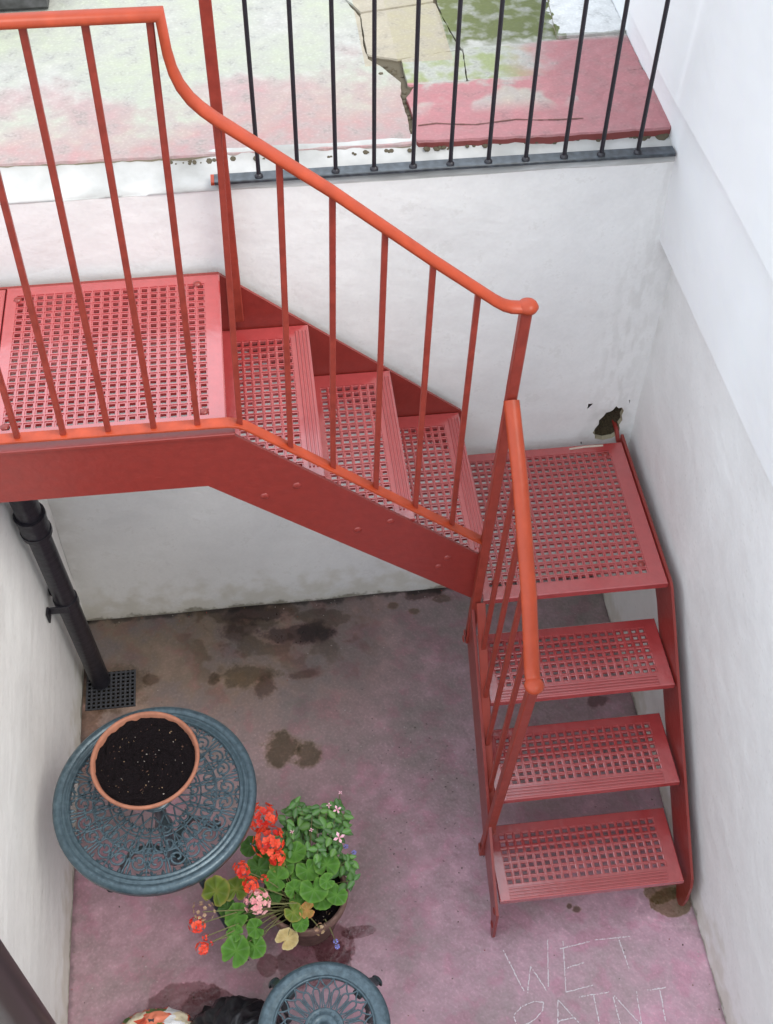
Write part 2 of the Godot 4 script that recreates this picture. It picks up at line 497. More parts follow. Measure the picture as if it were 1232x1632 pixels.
func build_walls() -> void:
	mats.plaster_normal = noise_tex(33, 0.018, 1024, true, 6.0)
	var nz := noise_of(41, 1.7, 3)
	# ---- back wall, with the broken hole by the stair platform
	var bw := thing("back_wall", "white painted rear wall of the sunken yard, holding up the terrace", "wall")
	var st := new_st()
	var X0 := 0.0; var X1 := 2.10; var Y1 := 1.98
	var nu := 42; var nv := 39
	var off := func(x: float, y: float) -> float: return 0.006 * nz.get_noise_2d(x, y)
	var f := func(u: float, v: float) -> Vector3:
		var x := X0 + (X1 - X0) * u
		var y := Y1 * v
		return Vector3(x, y, off.call(x, y))
	var uv := func(u: float, v: float) -> Vector2: return Vector2(u, 1.0 - v)
	var hx0 := 38; var hx1 := 41; var hy0 := 16; var hy1 := 20
	grid(st, nu, nv, f, uv, func(i: int, j: int) -> bool: return i >= hx0 and i < hx1 and j >= hy0 and j < hy1)
	var hole := [Vector2(1.938, 0.862), Vector2(1.944, 0.885), Vector2(1.954, 0.905), Vector2(1.952, 0.925), Vector2(1.966, 0.946), Vector2(1.972, 0.962), Vector2(1.985, 0.965), Vector2(1.995, 0.972), Vector2(2.004, 0.99), Vector2(2.014, 0.978), Vector2(2.026, 0.980), Vector2(2.036, 0.962), Vector2(2.032, 0.94), Vector2(2.038, 0.915), Vector2(2.030, 0.893), Vector2(2.036, 0.87), Vector2(2.034, 0.845), Vector2(2.015, 0.825), Vector2(1.98, 0.82), Vector2(1.95, 0.832), Vector2(1.948, 0.85)]
	var a0 := Vector2(X1 * hx0 / nu, Y1 * hy0 / nv)
	var a1 := Vector2(X1 * hx1 / nu, Y1 * hy1 / nv)
	var ctr := Vector2(1.99, 0.895)
	var nh := hole.size()
	var ring := []
	for p in hole:
		var d: Vector2 = (p - ctr)
		var t := 1e9
		if absf(d.x) > 1e-6: t = minf(t, ((a1.x if d.x > 0 else a0.x) - ctr.x) / d.x)
		if absf(d.y) > 1e-6: t = minf(t, ((a1.y if d.y > 0 else a0.y) - ctr.y) / d.y)
		ring.append(ctr + d * t)
	var corners := [a0, Vector2(a1.x, a0.y), a1, Vector2(a0.x, a1.y)]
	var put := func(p: Vector2) -> void:
		st.set_uv(Vector2(p.x / X1, 1.0 - p.y / Y1))
		st.add_vertex(Vector3(p.x, p.y, off.call(p.x, p.y)))
	for i in nh:
		var j := (i + 1) % nh
		for p in [hole[i], ring[i], ring[j], hole[i], ring[j], hole[j]]: put.call(p)
		for c in corners:   # fill square corner between two ring points
			var ai: float = (ring[i] - ctr).angle(); var aj: float = (ring[j] - ctr).angle(); var ac: float = (c - ctr).angle()
			if absf(angle_difference(ai, ac)) + absf(angle_difference(ac, aj)) - absf(angle_difference(ai, aj)) < 1e-4 and ring[i].distance_to(c) > 1e-4 and ring[j].distance_to(c) > 1e-4:
				for p in [ring[i], c, ring[j]]: put.call(p)
	st.generate_normals(); st.generate_tangents()
	obj("plaster_face", st.commit(), plaster(wall_image(51, 2.1, 1.98, "back")), bw)
	st = new_st()
	flat(st)
	for i in nh:
		var j := (i + 1) % nh
		var p: Vector2 = hole[i]; var q: Vector2 = hole[j]
		var pi: Vector2 = ctr + (p - ctr) * 0.93; var qi: Vector2 = ctr + (q - ctr) * 0.93
		quad(st, Vector3(p.x, p.y, off.call(p.x, p.y)), Vector3(q.x, q.y, off.call(q.x, q.y)), Vector3(qi.x, qi.y, -0.018), Vector3(pi.x, pi.y, -0.018))
	part("broken_plaster_edge", st, std(lin(0.36, 0.32, 0.22), 0.95), bw)
	st = new_st()
	flat(st)
	for i in nh:
		var j := (i + 1) % nh
		var p: Vector2 = ctr + (hole[i] - ctr) * 0.93; var q: Vector2 = ctr + (hole[j] - ctr) * 0.93
		var dp := 0.036 + 0.015 * nz.get_noise_2d(p.x * 20, p.y * 20)
		var dq := 0.036 + 0.015 * nz.get_noise_2d(q.x * 20, q.y * 20)
		var pi: Vector2 = ctr + (p - ctr) * 0.6; var qi: Vector2 = ctr + (q - ctr) * 0.6
		quad(st, Vector3(p.x, p.y, -0.018), Vector3(q.x, q.y, -0.018), Vector3(qi.x, qi.y, -dq), Vector3(pi.x, pi.y, -dp))
		tri(st, Vector3(pi.x, pi.y, -dp), Vector3(qi.x, qi.y, -dq), Vector3(ctr.x, ctr.y, -0.055))
	part("hole_in_plaster", st, mats.earth, bw)
	# lumpy painted top of the wall, up to the paving's edge
	st = new_st()
	var nl := noise_of(43, 7.0, 5)
	var prof := [Vector2(0.0, 1.98), Vector2(0.001, 1.986), Vector2(-0.006, 1.995), Vector2(-0.022, 2.001), Vector2(-0.045, 2.004), Vector2(-0.066, 2.010), Vector2(-0.082, 2.022), Vector2(-0.098, 2.034), Vector2(-0.14, 2.03)]
	var np := prof.size() - 1
	var fc := func(u: float, v: float) -> Vector3:
		var x := X0 - 2.0 + 4.02 * u
		var fi := v * np
		var i0 := mini(int(fi), np - 1)
		var p: Vector2 = prof[i0].lerp(prof[i0 + 1], fi - i0)
		var w := sm(0.0, 1.0, fi) * (1.0 - sm(7.0, 8.0, fi))
		var n := nl.get_noise_2d(x * 0.8, p.x * 2.0)
		var left := sm(0.85, 0.55, x)
		return Vector3(x, p.y + w * (0.0045 * n - 0.006 * left + 0.006 * sm(3.0, 5.0, fi)), p.x + w * (0.004 * n) - 0.02 * left * sm(4.0, 8.0, fi) + (off.call(x, 1.98) if fi < 0.5 else 0.0))
	grid(st, 240, 16, fc, func(u: float, v: float) -> Vector2: return Vector2(u * 2.6, v * 0.14))
	st.generate_normals(); st.generate_tangents()
	obj("wall_top", st.commit(), plaster(mats.dimmed_dirty_plaster, 0.35), bw)
	st = new_st()
	box(st, Vector3(-3.0, -0.1, -0.111), Vector3(-0.001, 1.975, -0.002))
	part("wall_core", st, mats.white, bw)
	# ---- right wall: recessed base, plinth band, upper wall cut low for skylight; each step overhangs the one below
	var rw := thing("right_wall", "white wall on the right side, unseen top cut low for light, stepping out in two ledges", "wall")
	var n2 := noise_of(44, 1.3, 3)
	var strips := [
		["base_face", [Vector2(2.080, 0.0), Vector2(2.080, 1.71)]],
		["plinth_soffit", [Vector2(2.085, 1.712), Vector2(2.022, 1.706)]],
		["plinth_band", [Vector2(2.022, 1.706), Vector2(2.012, 2.17)]],
		["upper_soffit", [Vector2(2.02, 2.172), Vector2(1.984, 2.166)]],
		["upper_face", [Vector2(1.984, 2.166), Vector2(1.996, 2.8)]]]
	var rt := wall_image(61, 3.4, 2.4, "right")
	for s in strips:
		st = new_st()
		var pr: Array = s[1]
		var ps := pr.size() - 1
		var sub := 12 if s[0].ends_with("face") else 5
		var z0 := -4.0 if s[0] != "base_face" else -0.02
		var fr := func(u: float, v: float) -> Vector3:
			var z := z0 + (5.6 - z0) * u
			var fi := v * ps
			var i0 := mini(int(fi), ps - 1)
			var p: Vector2 = pr[i0].lerp(pr[i0 + 1], fi - i0)
			var tilt := 0.042 * maxf(z, -0.2) if (p.y > 0.5 and p.y < 3.0) else 0.0
			return Vector3(p.x + 0.005 * n2.get_noise_2d(z, p.y * 0.8), p.y + tilt, z)
		grid(st, 72, ps * sub, fr, func(u: float, v: float) -> Vector2:
			var q: Vector3 = fr.call(u, v)
			return Vector2(q.z / 3.4, 1.0 - q.y / 2.4))
		st.generate_normals(); st.generate_tangents()
		obj(s[0], st.commit(), plaster(rt, 0.30) if s[0] == "base_face" else plaster(mats.plain_plaster, 0.14), rw)
	st = new_st()
	box(st, Vector3(2.1, -0.1, -4.0), Vector3(2.6, 2.8, 5.6))
	part("wall_core", st, mats.white, rw)
	# ---- left wall, under the landing
	var lw := thing("left_wall", "low white wall on the left side of the yard, behind the black drainpipe", "wall")
	st = new_st()
	var n3 := noise_of(45, 1.5, 3)
	grid(st, 50, 24, func(u: float, v: float) -> Vector3:
		var z := -0.02 + 5.6 * u
		var y := 1.5 * v
		return Vector3(0.006 * n3.get_noise_2d(z, y), y, z), func(u: float, v: float) -> Vector2: return Vector2(u, 1.0 - v))
	st.generate_normals(); st.generate_tangents()
	obj("plaster_face", st.commit(), plaster(wall_image(71, 5.6, 1.5, "left"), 0.3), lw)
	st = new_st()
	box(st, Vector3(-0.30, -0.1, -0.02), Vector3(-0.012, 1.5, 5.58))
	part("wall_core", st, mats.white, lw)
	# ---- unseen end wall behind the camera, cut low to let light in
	st = new_st()
	box(st, Vector3(-0.3, -0.1, 5.6), Vector3(2.6, 1.2, 5.8))
	tag(part("end_wall", st, mats.white), "unseen white wall, cut low for light, closing the near end of the yard", "wall")

func build_terrace() -> void:
	var st := new_st()
	box(st, Vector3(-3.0, -0.2, -4.0), Vector3(2.1, 2.030, -0.112))
	var terr := part("terrace", st, mats.dark_moss)
	kind(terr, "structure")
	st = new_st()
	flat(st)
	for r in [[-40.0, 40.0, -40.0, -4.0, 1.95], [-40.0, -3.0, -4.0, 5.8, 1.45], [-3.0, -0.3, -0.1, 5.8, 1.44], [2.6, 40.0, -4.0, 5.8, 1.45], [-40.0, 40.0, 5.8, 40.0, 1.1]]:
		quad(st, Vector3(r[0], r[4], r[2]), Vector3(r[1], r[4], r[2]), Vector3(r[1], r[4], r[3]), Vector3(r[0], r[4], r[3]))
	kind(part("ground", st, mats.ground), "structure")
	var m := std(Color.WHITE, 0.62)
	m.albedo_texture = terrace_image()
	m.normal_enabled = true
	m.normal_texture = noise_tex(35, 0.03, 512, true, 5.0)
	m.normal_scale = 0.4
	var slabs := [
		[[-3.0, -0.12, -0.2, -0.118, 0.13, -0.112, 0.42, -0.104, 0.73, -0.098, 1.0, -0.094, 1.262, -0.09, 1.268, -0.2, 1.262, -0.33, 1.272, -0.40, 1.235, -0.475, 1.19, -0.54, 1.182, -0.62, 1.192, -0.79, 1.14, -0.95, 1.12, -4.0, -3.0, -4.0], 2.036],
		[[1.288, -0.088, 1.5, -0.082, 1.75, -0.078, 2.01, -0.08, 2.006, -0.376, 1.79, -0.374, 1.475, -0.366, 1.322, -0.362, 1.288, -0.30, 1.294, -0.2], 2.046],
		[[1.30, -0.378, 1.466, -0.382, 1.480, -0.545, 1.36, -0.53, 1.30, -0.512], 2.043],
		[[1.482, -0.382, 1.8, -0.388, 2.006, -0.39, 2.006, -0.592, 1.79, -0.572, 1.496, -0.556], 2.044],
		[[1.492, -0.574, 1.788, -0.588, 1.808, -0.85, 1.80, -1.3, 1.45, -1.3, 1.462, -0.77], 2.038],
		[[1.796, -0.592, 2.006, -0.604, 2.004, -1.6, 1.81, -1.6, 1.818, -0.85], 2.050],
		[[1.20, -0.565, 1.285, -0.530, 1.474, -0.566, 1.448, -0.77, 1.44, -0.845, 1.205, -0.80], 2.040],
		[[1.205, -0.82, 1.438, -0.864, 1.436, -1.3, 1.16, -1.3, 1.15, -0.95], 2.042]]
	var ne := noise_of(46, 22.0, 4)
	var red_edge := std(lin(0.20, 0.042, 0.038), 0.6)
	var mossy_edge := std(lin(0.24, 0.20, 0.14), 0.9)
	for s in slabs:
		var c: Array = s[0]
		var poly := PackedVector2Array()
		var k := c.size() / 2
		for i in k:
			var a := Vector2(c[2 * i], c[2 * i + 1])
			var j := (i + 1) % k
			var b := Vector2(c[2 * j], c[2 * j + 1])
			var n := clampi(int(a.distance_to(b) / 0.02), 1, 60)
			for q in n:
				var p := a.lerp(b, float(q) / n)
				var nrm := (b - a).orthogonal().normalized()
				poly.append(p + nrm * 0.004 * ne.get_noise_2d(p.x, p.y))
		var grown := Geometry2D.offset_polygon(poly, 0.0055, Geometry2D.JOIN_ROUND)
		if grown.size() == 1: poly = grown[0]
		var sst := new_st()
		var est := new_st()
		flat(est)
		var top: float = s[1]
		var t := Geometry2D.triangulate_polygon(poly)
		var P := func(p: Vector2, y: float) -> void:
			sst.set_uv(Vector2((p.x + 0.05) / 2.1, (p.y + 1.45) / 1.4))
			sst.add_vertex(Vector3(p.x, y, p.y))
		flat(sst)
		for i in range(0, t.size(), 3):
			for q in [0, 1, 2]: P.call(poly[t[i + q]], top)
		for i in poly.size():
			var j := (i + 1) % poly.size()
			var e0 := 0.004 * ne.get_noise_2d(poly[i].x * 3, poly[i].y * 3)
			var e1 := 0.004 * ne.get_noise_2d(poly[j].x * 3, poly[j].y * 3)
			var o0: Vector2 = poly[i] + Vector2(0, 0.003); var o1: Vector2 = poly[j] + Vector2(0, 0.003)
			P.call(poly[i], top); P.call(poly[j], top); P.call(o1, top - 0.006 + e1)
			P.call(poly[i], top); P.call(o1, top - 0.006 + e1); P.call(o0, top - 0.006 + e0)
			var A := Vector3(o0.x, top - 0.006 + e0, o0.y); var B := Vector3(o1.x, top - 0.006 + e1, o1.y)
			quad(est, A, B, Vector3(poly[j].x, 2.0, poly[j].y), Vector3(poly[i].x, 2.0, poly[i].y))
		sst.generate_normals(); sst.generate_tangents()
		var slab := obj("paving_slab", sst.commit(), m, terr)
		part("slab_edge", est, red_edge if top > 2.0445 and top < 2.0475 else mossy_edge, slab)
	# crack across the front slab: a flat dark strip laid on top for the shade in it
	st = new_st()
	var cr := [[1.296, -0.154], [1.35, -0.160], [1.40, -0.150], [1.46, -0.142], [1.52, -0.149], [1.58, -0.156], [1.64, -0.146], [1.70, -0.142], [1.772, -0.141]]
	flat(st)
	for i in cr.size() - 1:
		for q in 4:
			var a := Vector2(cr[i][0], cr[i][1]).lerp(Vector2(cr[i + 1][0], cr[i + 1][1]), q / 4.0)
			var b := Vector2(cr[i][0], cr[i][1]).lerp(Vector2(cr[i + 1][0], cr[i + 1][1]), (q + 1) / 4.0)
			var w := 0.0022 + 0.0016 * ne.get_noise_2d(a.x * 4, 0.0)
			quad(st, Vector3(a.x, 2.0478, a.y - w), Vector3(b.x, 2.0478, b.y - w), Vector3(b.x, 2.0478, b.y + w), Vector3(a.x, 2.0478, a.y + w))
	part("slab_crack", st, std(lin(0.12, 0.05, 0.04), 0.95), terr)
	var nz_gap := noise_of(47, 5.0, 3)
	# crumbled mortar and moss in the open joint
	st = new_st()
	for k in 70:
		var t := rng.randf()
		var p := Vector2(1.278, -0.10).lerp(Vector2(1.278, -0.40), t)
		if k % 2 == 0: p = Vector2(1.255, -0.46) + Vector2(rng.randf_range(-0.035, 0.03), rng.randf_range(-0.045, 0.03))
		if k % 7 == 0: p = Vector2(1.195, -0.62) + Vector2(rng.randf_range(-0.01, 0.01), rng.randf_range(-0.1, 0.07))
		var r := rng.randf_range(0.004, 0.012)
		dome(st, Vector3(p.x + rng.randf_range(-0.006, 0.006), 2.012 + rng.randf() * 0.02, p.y), r, r * rng.randf_range(0.5, 1.2), Vector3(rng.randf_range(-0.4, 0.4), 1, rng.randf_range(-0.4, 0.4)), 6)
	for k in 620:
		var x := rng.randf_range(0.0, 2.0)
		if nz_gap.get_noise_1d(x * 1.0) < -0.02 and k % 3 > 0: continue
		var r := rng.randf_range(0.0015, 0.0048) * (2.0 if x > 1.93 else 1.0)
		var zz := -0.094 + 0.012 * sm(0.2, 1.4, x) - 0.016 * sm(0.8, 0.0, x)
		dome(st, Vector3(x, 2.017 + rng.randf() * 0.008 - (0.006 if x < 0.7 else 0.0), zz + rng.randf_range(0.0, 0.010)), r * rng.randf_range(1.2, 2.6), r * 0.6, Vector3(0, 1, 0.5), 7)
	kind(part("joint_rubble", st, mats.dark_moss, terr), "stuff")
	# dark block on the terrace, its corner in view
	st = new_st()
	sweep(st, [Vector3(-0.35, 2.115, -1.16), Vector3(0.215, 2.115, -1.16)], rect_sec(0.46, 0.15, 0.012), Vector3.UP)
	tag(part("stone_step", st, mats.dark_stone), "dark grey block on the terrace in the top left corner", "step")

# ------------------------------------------------------------------ staircase
# one cell of the cast grating: ridge, recessed ledge, square hole
func cell(st: SurfaceTool, cx: float, cz: float, px: float, pz: float, y: float) -> void:
	var hj := rng.randf_range(-0.012, 0.010) - (0.05 if rng.randf() < 0.04 else 0.0)
	var lv := [[0.5, 0.0], [0.44, 0.0], [0.41, -0.003], [0.296 + hj, -0.0035], [0.284 + hj, -0.013]]
	for i in lv.size() - 1:
		var a: float = lv[i][0]; var b: float = lv[i + 1][0]
		var ya: float = y + lv[i][1]; var yb: float = y + lv[i + 1][1]
		var o := [Vector3(cx - a * px, ya, cz - a * pz), Vector3(cx + a * px, ya, cz - a * pz), Vector3(cx + a * px, ya, cz + a * pz), Vector3(cx - a * px, ya, cz + a * pz)]
		var n := [Vector3(cx - b * px, yb, cz - b * pz), Vector3(cx + b * px, yb, cz - b * pz), Vector3(cx + b * px, yb, cz + b * pz), Vector3(cx - b * px, yb, cz + b * pz)]
		for k in 4:
			var k2 := (k + 1) % 4
			quad(st, o[k], o[k2], n[k2], n[k])
	var b := 0.284 + hj
	for s in [[-0.5, -0.5, 0.5, -b], [-0.5, b, 0.5, 0.5], [-0.5, -b, -b, b], [b, -b, 0.5, b]]:
		quad(st, Vector3(cx + s[0] * px, y - 0.013, cz + s[3] * pz), Vector3(cx + s[2] * px, y - 0.013, cz + s[3] * pz), Vector3(cx + s[2] * px, y - 0.013, cz + s[1] * pz), Vector3(cx + s[0] * px, y - 0.013, cz + s[1] * pz))

# margins: left, right, back, front; ribs: "" / "right" / "front" (along that nosing)
func plate(called: String, parent: Node, x0: float, x1: float, z0: float, z1: float, y: float, mg: Array, nx: int, nz: int, ribs := "") -> MeshInstance3D:
	var st := new_st()
	flat(st)
	var hx0: float = x0 + mg[0]; var hx1: float = x1 - mg[1]; var hz0: float = z0 + mg[2]; var hz1: float = z1 - mg[3]
	var px := (hx1 - hx0) / nx; var pz := (hz1 - hz0) / nz
	for j in nz:
		for i in nx:
			cell(st, hx0 + (i + 0.5) * px, hz0 + (j + 0.5) * pz, px, pz, y)
	var c := 0.003
	for s in [[x0 + c, z0 + c, x1 - c, hz0], [x0 + c, hz1, x1 - c, z1 - c], [x0 + c, hz0, hx0, hz1], [hx1, hz0, x1 - c, hz1]]:
		quad(st, Vector3(s[0], y, s[1]), Vector3(s[2], y, s[1]), Vector3(s[2], y, s[3]), Vector3(s[0], y, s[3]))
		quad(st, Vector3(s[0], y - 0.013, s[3]), Vector3(s[2], y - 0.013, s[3]), Vector3(s[2], y - 0.013, s[1]), Vector3(s[0], y - 0.013, s[1]))
	var o := [Vector2(x0, z0), Vector2(x1, z0), Vector2(x1, z1), Vector2(x0, z1)]
	var n := [Vector2(x0 + c, z0 + c), Vector2(x1 - c, z0 + c), Vector2(x1 - c, z1 - c), Vector2(x0 + c, z1 - c)]
	for k in 4:
		var q := (k + 1) % 4
		quad(st, Vector3(n[k].x, y, n[k].y), Vector3(n[q].x, y, n[q].y), Vector3(o[q].x, y - c, o[q].y), Vector3(o[k].x, y - c, o[k].y))
		quad(st, Vector3(o[k].x, y - c, o[k].y), Vector3(o[q].x, y - c, o[q].y), Vector3(o[q].x, y - 0.024, o[q].y), Vector3(o[k].x, y - 0.024, o[k].y))
		quad(st, Vector3(o[k].x, y - 0.024, o[k].y), Vector3(o[q].x, y - 0.024, o[q].y), Vector3(n[q].x, y - 0.024, n[q].y), Vector3(n[k].x, y - 0.024, n[k].y))
	var t := part(called, st, mats.skylit_tread_red, parent)
	if ribs != "":
		for k in 4:
			var rs := new_st()
			if ribs == "right":
				var x: float = x1 - 0.007 - 0.0105 * k
				sweep(rs, [Vector3(x, y + 0.0015, z0 + 0.03), Vector3(x, y + 0.0015, z1 - 0.035)], rect_sec(0.0055, 0.006, 0.0015), Vector3.UP)
			else:
				var z: float = z1 - 0.007 - 0.0105 * k
				sweep(rs, [Vector3(x0 + 0.035, y + 0.0015, z), Vector3(x1 - 0.05, y + 0.0015, z)], rect_sec(0.0055, 0.006, 0.0015), Vector3.UP)
			part("nosing_rib", rs, mats.skylit_tread_red, t)
	return t

func bolt(parent: Node, p: Vector3, axis: Vector3, r := 0.012) -> void:
	var st := new_st()
	dome(st, p, r, r * (0.6 if axis.y > 0.5 else 0.35), axis)
	part("bolt", st, mats.red, parent)

func build_stairs() -> void:
	var s := thing("metal_staircase", "freshly painted red metal staircase turning a corner, with perforated treads", "staircase")
	var yl := 1.730
	# landing plates
	var lp := plate("landing_plate", s, 0.092, 0.696, 0.046, 0.640, yl, [0.03, 0.042, 0.036, 0.026], 20, 21)
	for p in [[0.126, 0.10], [0.632, 0.085], [0.13, 0.60], [0.64, 0.60]]: bolt(lp, Vector3(p[0], yl - 0.001, p[1]), Vector3.UP)
	lp = plate("landing_plate", s, -0.52, 0.088, 0.05, 0.640, yl, [0.03, 0.042, 0.036, 0.026], 20, 21)
	bolt(lp, Vector3(0.035, yl - 0.001, 0.60), Vector3.UP)
	# upper flight
	plate("tread", s, 0.655, 0.944, 0.046, 0.663, 1.5115, [0.061, 0.054, 0.052, 0.03], 7, 19, "right")
	plate("tread", s, 0.945, 1.198, 0.046, 0.663, 1.2930, [0.022, 0.054, 0.052, 0.03], 7, 19, "right")
	plate("tread", s, 1.190, 1.434, 0.046, 0.663, 1.0745, [0.022, 0.054, 0.052, 0.03], 7, 19, "right")
	var pf := plate("corner_plate", s, 1.428, 2.034, 0.046, 0.670, 0.856, [0.024, 0.052, 0.034, 0.045], 21, 20)
	for p in [[1.962, 0.10], [1.965, 0.585], [1.478, 0.605]]: bolt(pf, Vector3(p[0], 0.855, p[1]), Vector3.UP)
	var drip := new_st()
	tube(drip, [Vector3(1.84, 0.857, 0.062), Vector3(1.90, 0.858, 0.058), Vector3(1.962, 0.858, 0.058)], 0.004, 6)
	part("paint_drip", drip, std(lin(0.5, 0.42, 0.34), 0.7), pf)
	# lower flight
	plate("tread", s, 1.424, 2.031, 0.655, 0.916, 0.6375, [0.032, 0.042, 0.030, 0.050], 20, 7, "front")
	plate("tread", s, 1.419, 2.026, 0.893, 1.151, 0.4190, [0.032, 0.042, 0.030, 0.050], 20, 7, "front")
	plate("tread", s, 1.405, 2.016, 1.134, 1.394, 0.2005, [0.032, 0.042, 0.030, 0.050], 20, 7, "front")
	# stringers
	var XY := func(p: Vector2, d: float) -> Vector3: return Vector3(p.x, p.y, d)
	var ZY := func(p: Vector2, d: float) -> Vector3: return Vector3(d, p.y, p.x)
	var st := new_st()
	extrude(st, PackedVector2Array([Vector2(-0.52, 1.706), Vector2(0.716, 1.706), Vector2(1.409, 1.090), Vector2(1.400, 0.868), Vector2(0.626, 1.519), Vector2(-0.52, 1.524)]), XY, 0.664, 0.673)
	var fs := part("front_stringer", st, mats.red, s)
	for p in [[0.775, 1.497], [0.865, 1.53], [1.03, 1.313], [1.125, 1.338], [1.275, 1.10], [1.30, 1.14]]: bolt(fs, Vector3(p[0], p[1] - 0.04, 0.673), Vector3(0, 0, 1))
	# flat edge trim seen below the landing rail
	st = new_st()
	sweep(st, [Vector3(-0.52, 1.7125, 0.663), Vector3(0.716, 1.7125, 0.663)], rect_sec(0.030, 0.012, 0.002), Vector3.UP)
	part("edge_angle", st, mats.red, s)
	st = new_st()
	extrude(st, PackedVector2Array([Vector2(-0.52, 1.724), Vector2(0.692, 1.727), Vector2(1.445, 1.074), Vector2(1.452, 0.84), Vector2(0.626, 1.519), Vector2(-0.52, 1.524)]), XY, 0.034, 0.044)
	part("back_stringer", st, mats.red, s)
	st = new_st()
	extrude(st, PackedVector2Array([Vector2(0.02, 0.866), Vector2(0.674, 0.866), Vector2(0.69, 0.858), Vector2(1.398, 0.212), Vector2(1.412, 0.175), Vector2(1.420, 0.09), Vector2(1.415, 0.03), Vector2(1.398, 0.0), Vector2(1.37, 0.0), Vector2(1.33, 0.06), Vector2(0.625, 0.70), Vector2(0.59, 0.722), Vector2(0.02, 0.722)]), ZY, 2.035, 2.044)
	part("wall_stringer", st, mats.red, s)
	st = new_st()
	extrude(st, PackedVector2Array([Vector2(0.675, 0.845), Vector2(0.69, 0.852), Vector2(1.400, 0.214), Vector2(1.436, 0.19), Vector2(1.442, 0.02), Vector2(1.436, 0.0), Vector2(1.418, 0.0), Vector2(1.402, 0.03), Vector2(1.385, 0.10), Vector2(1.36, 0.12), Vector2(1.20, 0.20), Vector2(0.675, 0.66)]), ZY, 1.386, 1.395)
	var ls := part("yard_stringer", st, mats.red, s)
	for p in [[1.415, 0.065], [1.41, 0.165]]: bolt(ls, Vector3(1.386, p[1], p[0]), Vector3(-1, 0, 0), 0.014)
	# bracket let into the broken hole
	st = new_st()
	sweep(st, [Vector3(2.034, 0.80, 0.045), Vector3(2.024, 0.87, -0.005), Vector3(2.018, 0.885, -0.05)], rect_sec(0.012, 0.014, 0.002), Vector3.RIGHT)
	part("wall_bracket", st, mats.red, s)
	# ---- upper hand rail
	var hs := PackedVector2Array([Vector2(-0.019, -0.007), Vector2(-0.0212, 0.0), Vector2(-0.017, 0.0062), Vector2(-0.009, 0.0098), Vector2(0.0, 0.011), Vector2(0.009, 0.0098), Vector2(0.017, 0.0062), Vector2(0.0212, 0.0), Vector2(0.019, -0.007)])
	st = new_st()
	sweep(st, [Vector3(-0.55, 2.851, 0.668), Vector3(0.675, 2.847, 0.668), Vector3(0.679, 2.775, 0.668), Vector3(0.685, 2.735, 0.668), Vector3(0.695, 2.703, 0.668), Vector3(0.712, 2.672, 0.668), Vector3(0.732, 2.648, 0.668), Vector3(0.76, 2.621, 0.668), Vector3(0.988, 2.432, 0.668), Vector3(1.213, 2.229, 0.668), Vector3(1.365, 2.098, 0.668), Vector3(1.388, 2.081, 0.668), Vector3(1.408, 2.072, 0.668), Vector3(1.43, 2.069, 0.668), Vector3(1.446, 2.069, 0.668)], hs, Vector3(0, 1, 0.0001), 1.0, true)
	var hr := part("handrail", st, mats.orange, s)
	st = new_st()
	lathe(st, [Vector2(0, 0.014), Vector2(0.012, 0.0135), Vector2(0.022, 0.009), Vector2(0.027, 0.0), Vector2(0.024, -0.009), Vector2(0, -0.010)], Vector3(1.449, 2.069, 0.668), 24)
	part("rail_end", st, mats.orange, hr)
	# lower hand rail: starts at the newel, runs down beside the lower flight
	st = new_st()
	sweep(st, [Vector3(1.432, 1.772, 0.690), Vector3(1.432, 1.655, 0.873), Vector3(1.432, 1.465, 1.082), Vector3(1.432, 1.345, 1.176), Vector3(1.432, 1.306, 1.205), Vector3(1.432, 1.291, 1.219), Vector3(1.432, 1.284, 1.236), Vector3(1.432, 1.283, 1.244)], hs, Vector3(0.0001, 1, 0), 1.0, true)
	var hr2 := part("handrail", st, mats.orange, s)
	st = new_st()
	lathe(st, [Vector2(0, 0.014), Vector2(0.012, 0.0135), Vector2(0.022, 0.009), Vector2(0.027, 0.0), Vector2(0.024, -0.009), Vector2(0, -0.010)], Vector3(1.432, 1.283, 1.248), 24)
	var cap := part("rail_end", st, mats.orange, hr2)
	# posts
	st = new_st()
	sweep(st, [Vector3(1.446, 2.066, 0.670), Vector3(1.392, 0.655, 0.684)], rect_sec(0.028, 0.028, 0.003), Vector3(0, 0, 1))
	var np := part("newel_post", st, mats.shaded_orange, s)
	bolt(np, Vector3(1.376, 0.70, 0.684), Vector3(-1, 0, 0), 0.014)
	bolt(np, Vector3(1.374, 0.665, 0.684), Vector3(-1, 0, 0), 0.014)
	st = new_st()
	sweep(st, [Vector3(1.432, 1.276, 1.244), Vector3(1.388, 0.135, 1.193)], rect_sec(0.028, 0.028, 0.003), Vector3(0, 0, 1))
	np = part("newel_post", st, mats.shaded_orange, s)
	bolt(np, Vector3(1.374, 0.185, 1.195), Vector3(-1, 0, 0), 0.014)
	st = new_st()
	sweep(st, [Vector3(0.738, 1.56, 0.052), Vector3(0.742, 2.3, 0.052), Vector3(0.744, 2.95, 0.052)], rect_sec(0.030, 0.030, 0.003), Vector3(0, 0, 1))
	part("gate_post", st, mats.shaded_orange, s)
	# bottom rails
	st = new_st()
	sweep(st, [Vector3(-0.52, 1.758, 0.664), Vector3(0.700, 1.748, 0.664), Vector3(0.726, 1.742, 0.664), Vector3(0.745, 1.731, 0.664), Vector3(1.419, 1.150, 0.668)], rect_sec(0.034, 0.009, 0.002), Vector3(0, 1, 0.0001))
	part("bottom_rail", st, mats.orange, s)
	st = new_st()
	sweep(st, [Vector3(1.412, 0.890, 0.703), Vector3(1.402, 0.315, 1.215)], rect_sec(0.028, 0.009, 0.002), Vector3(0.0001, 1, 0))
	part("bottom_rail", st, mats.shaded_orange, s)
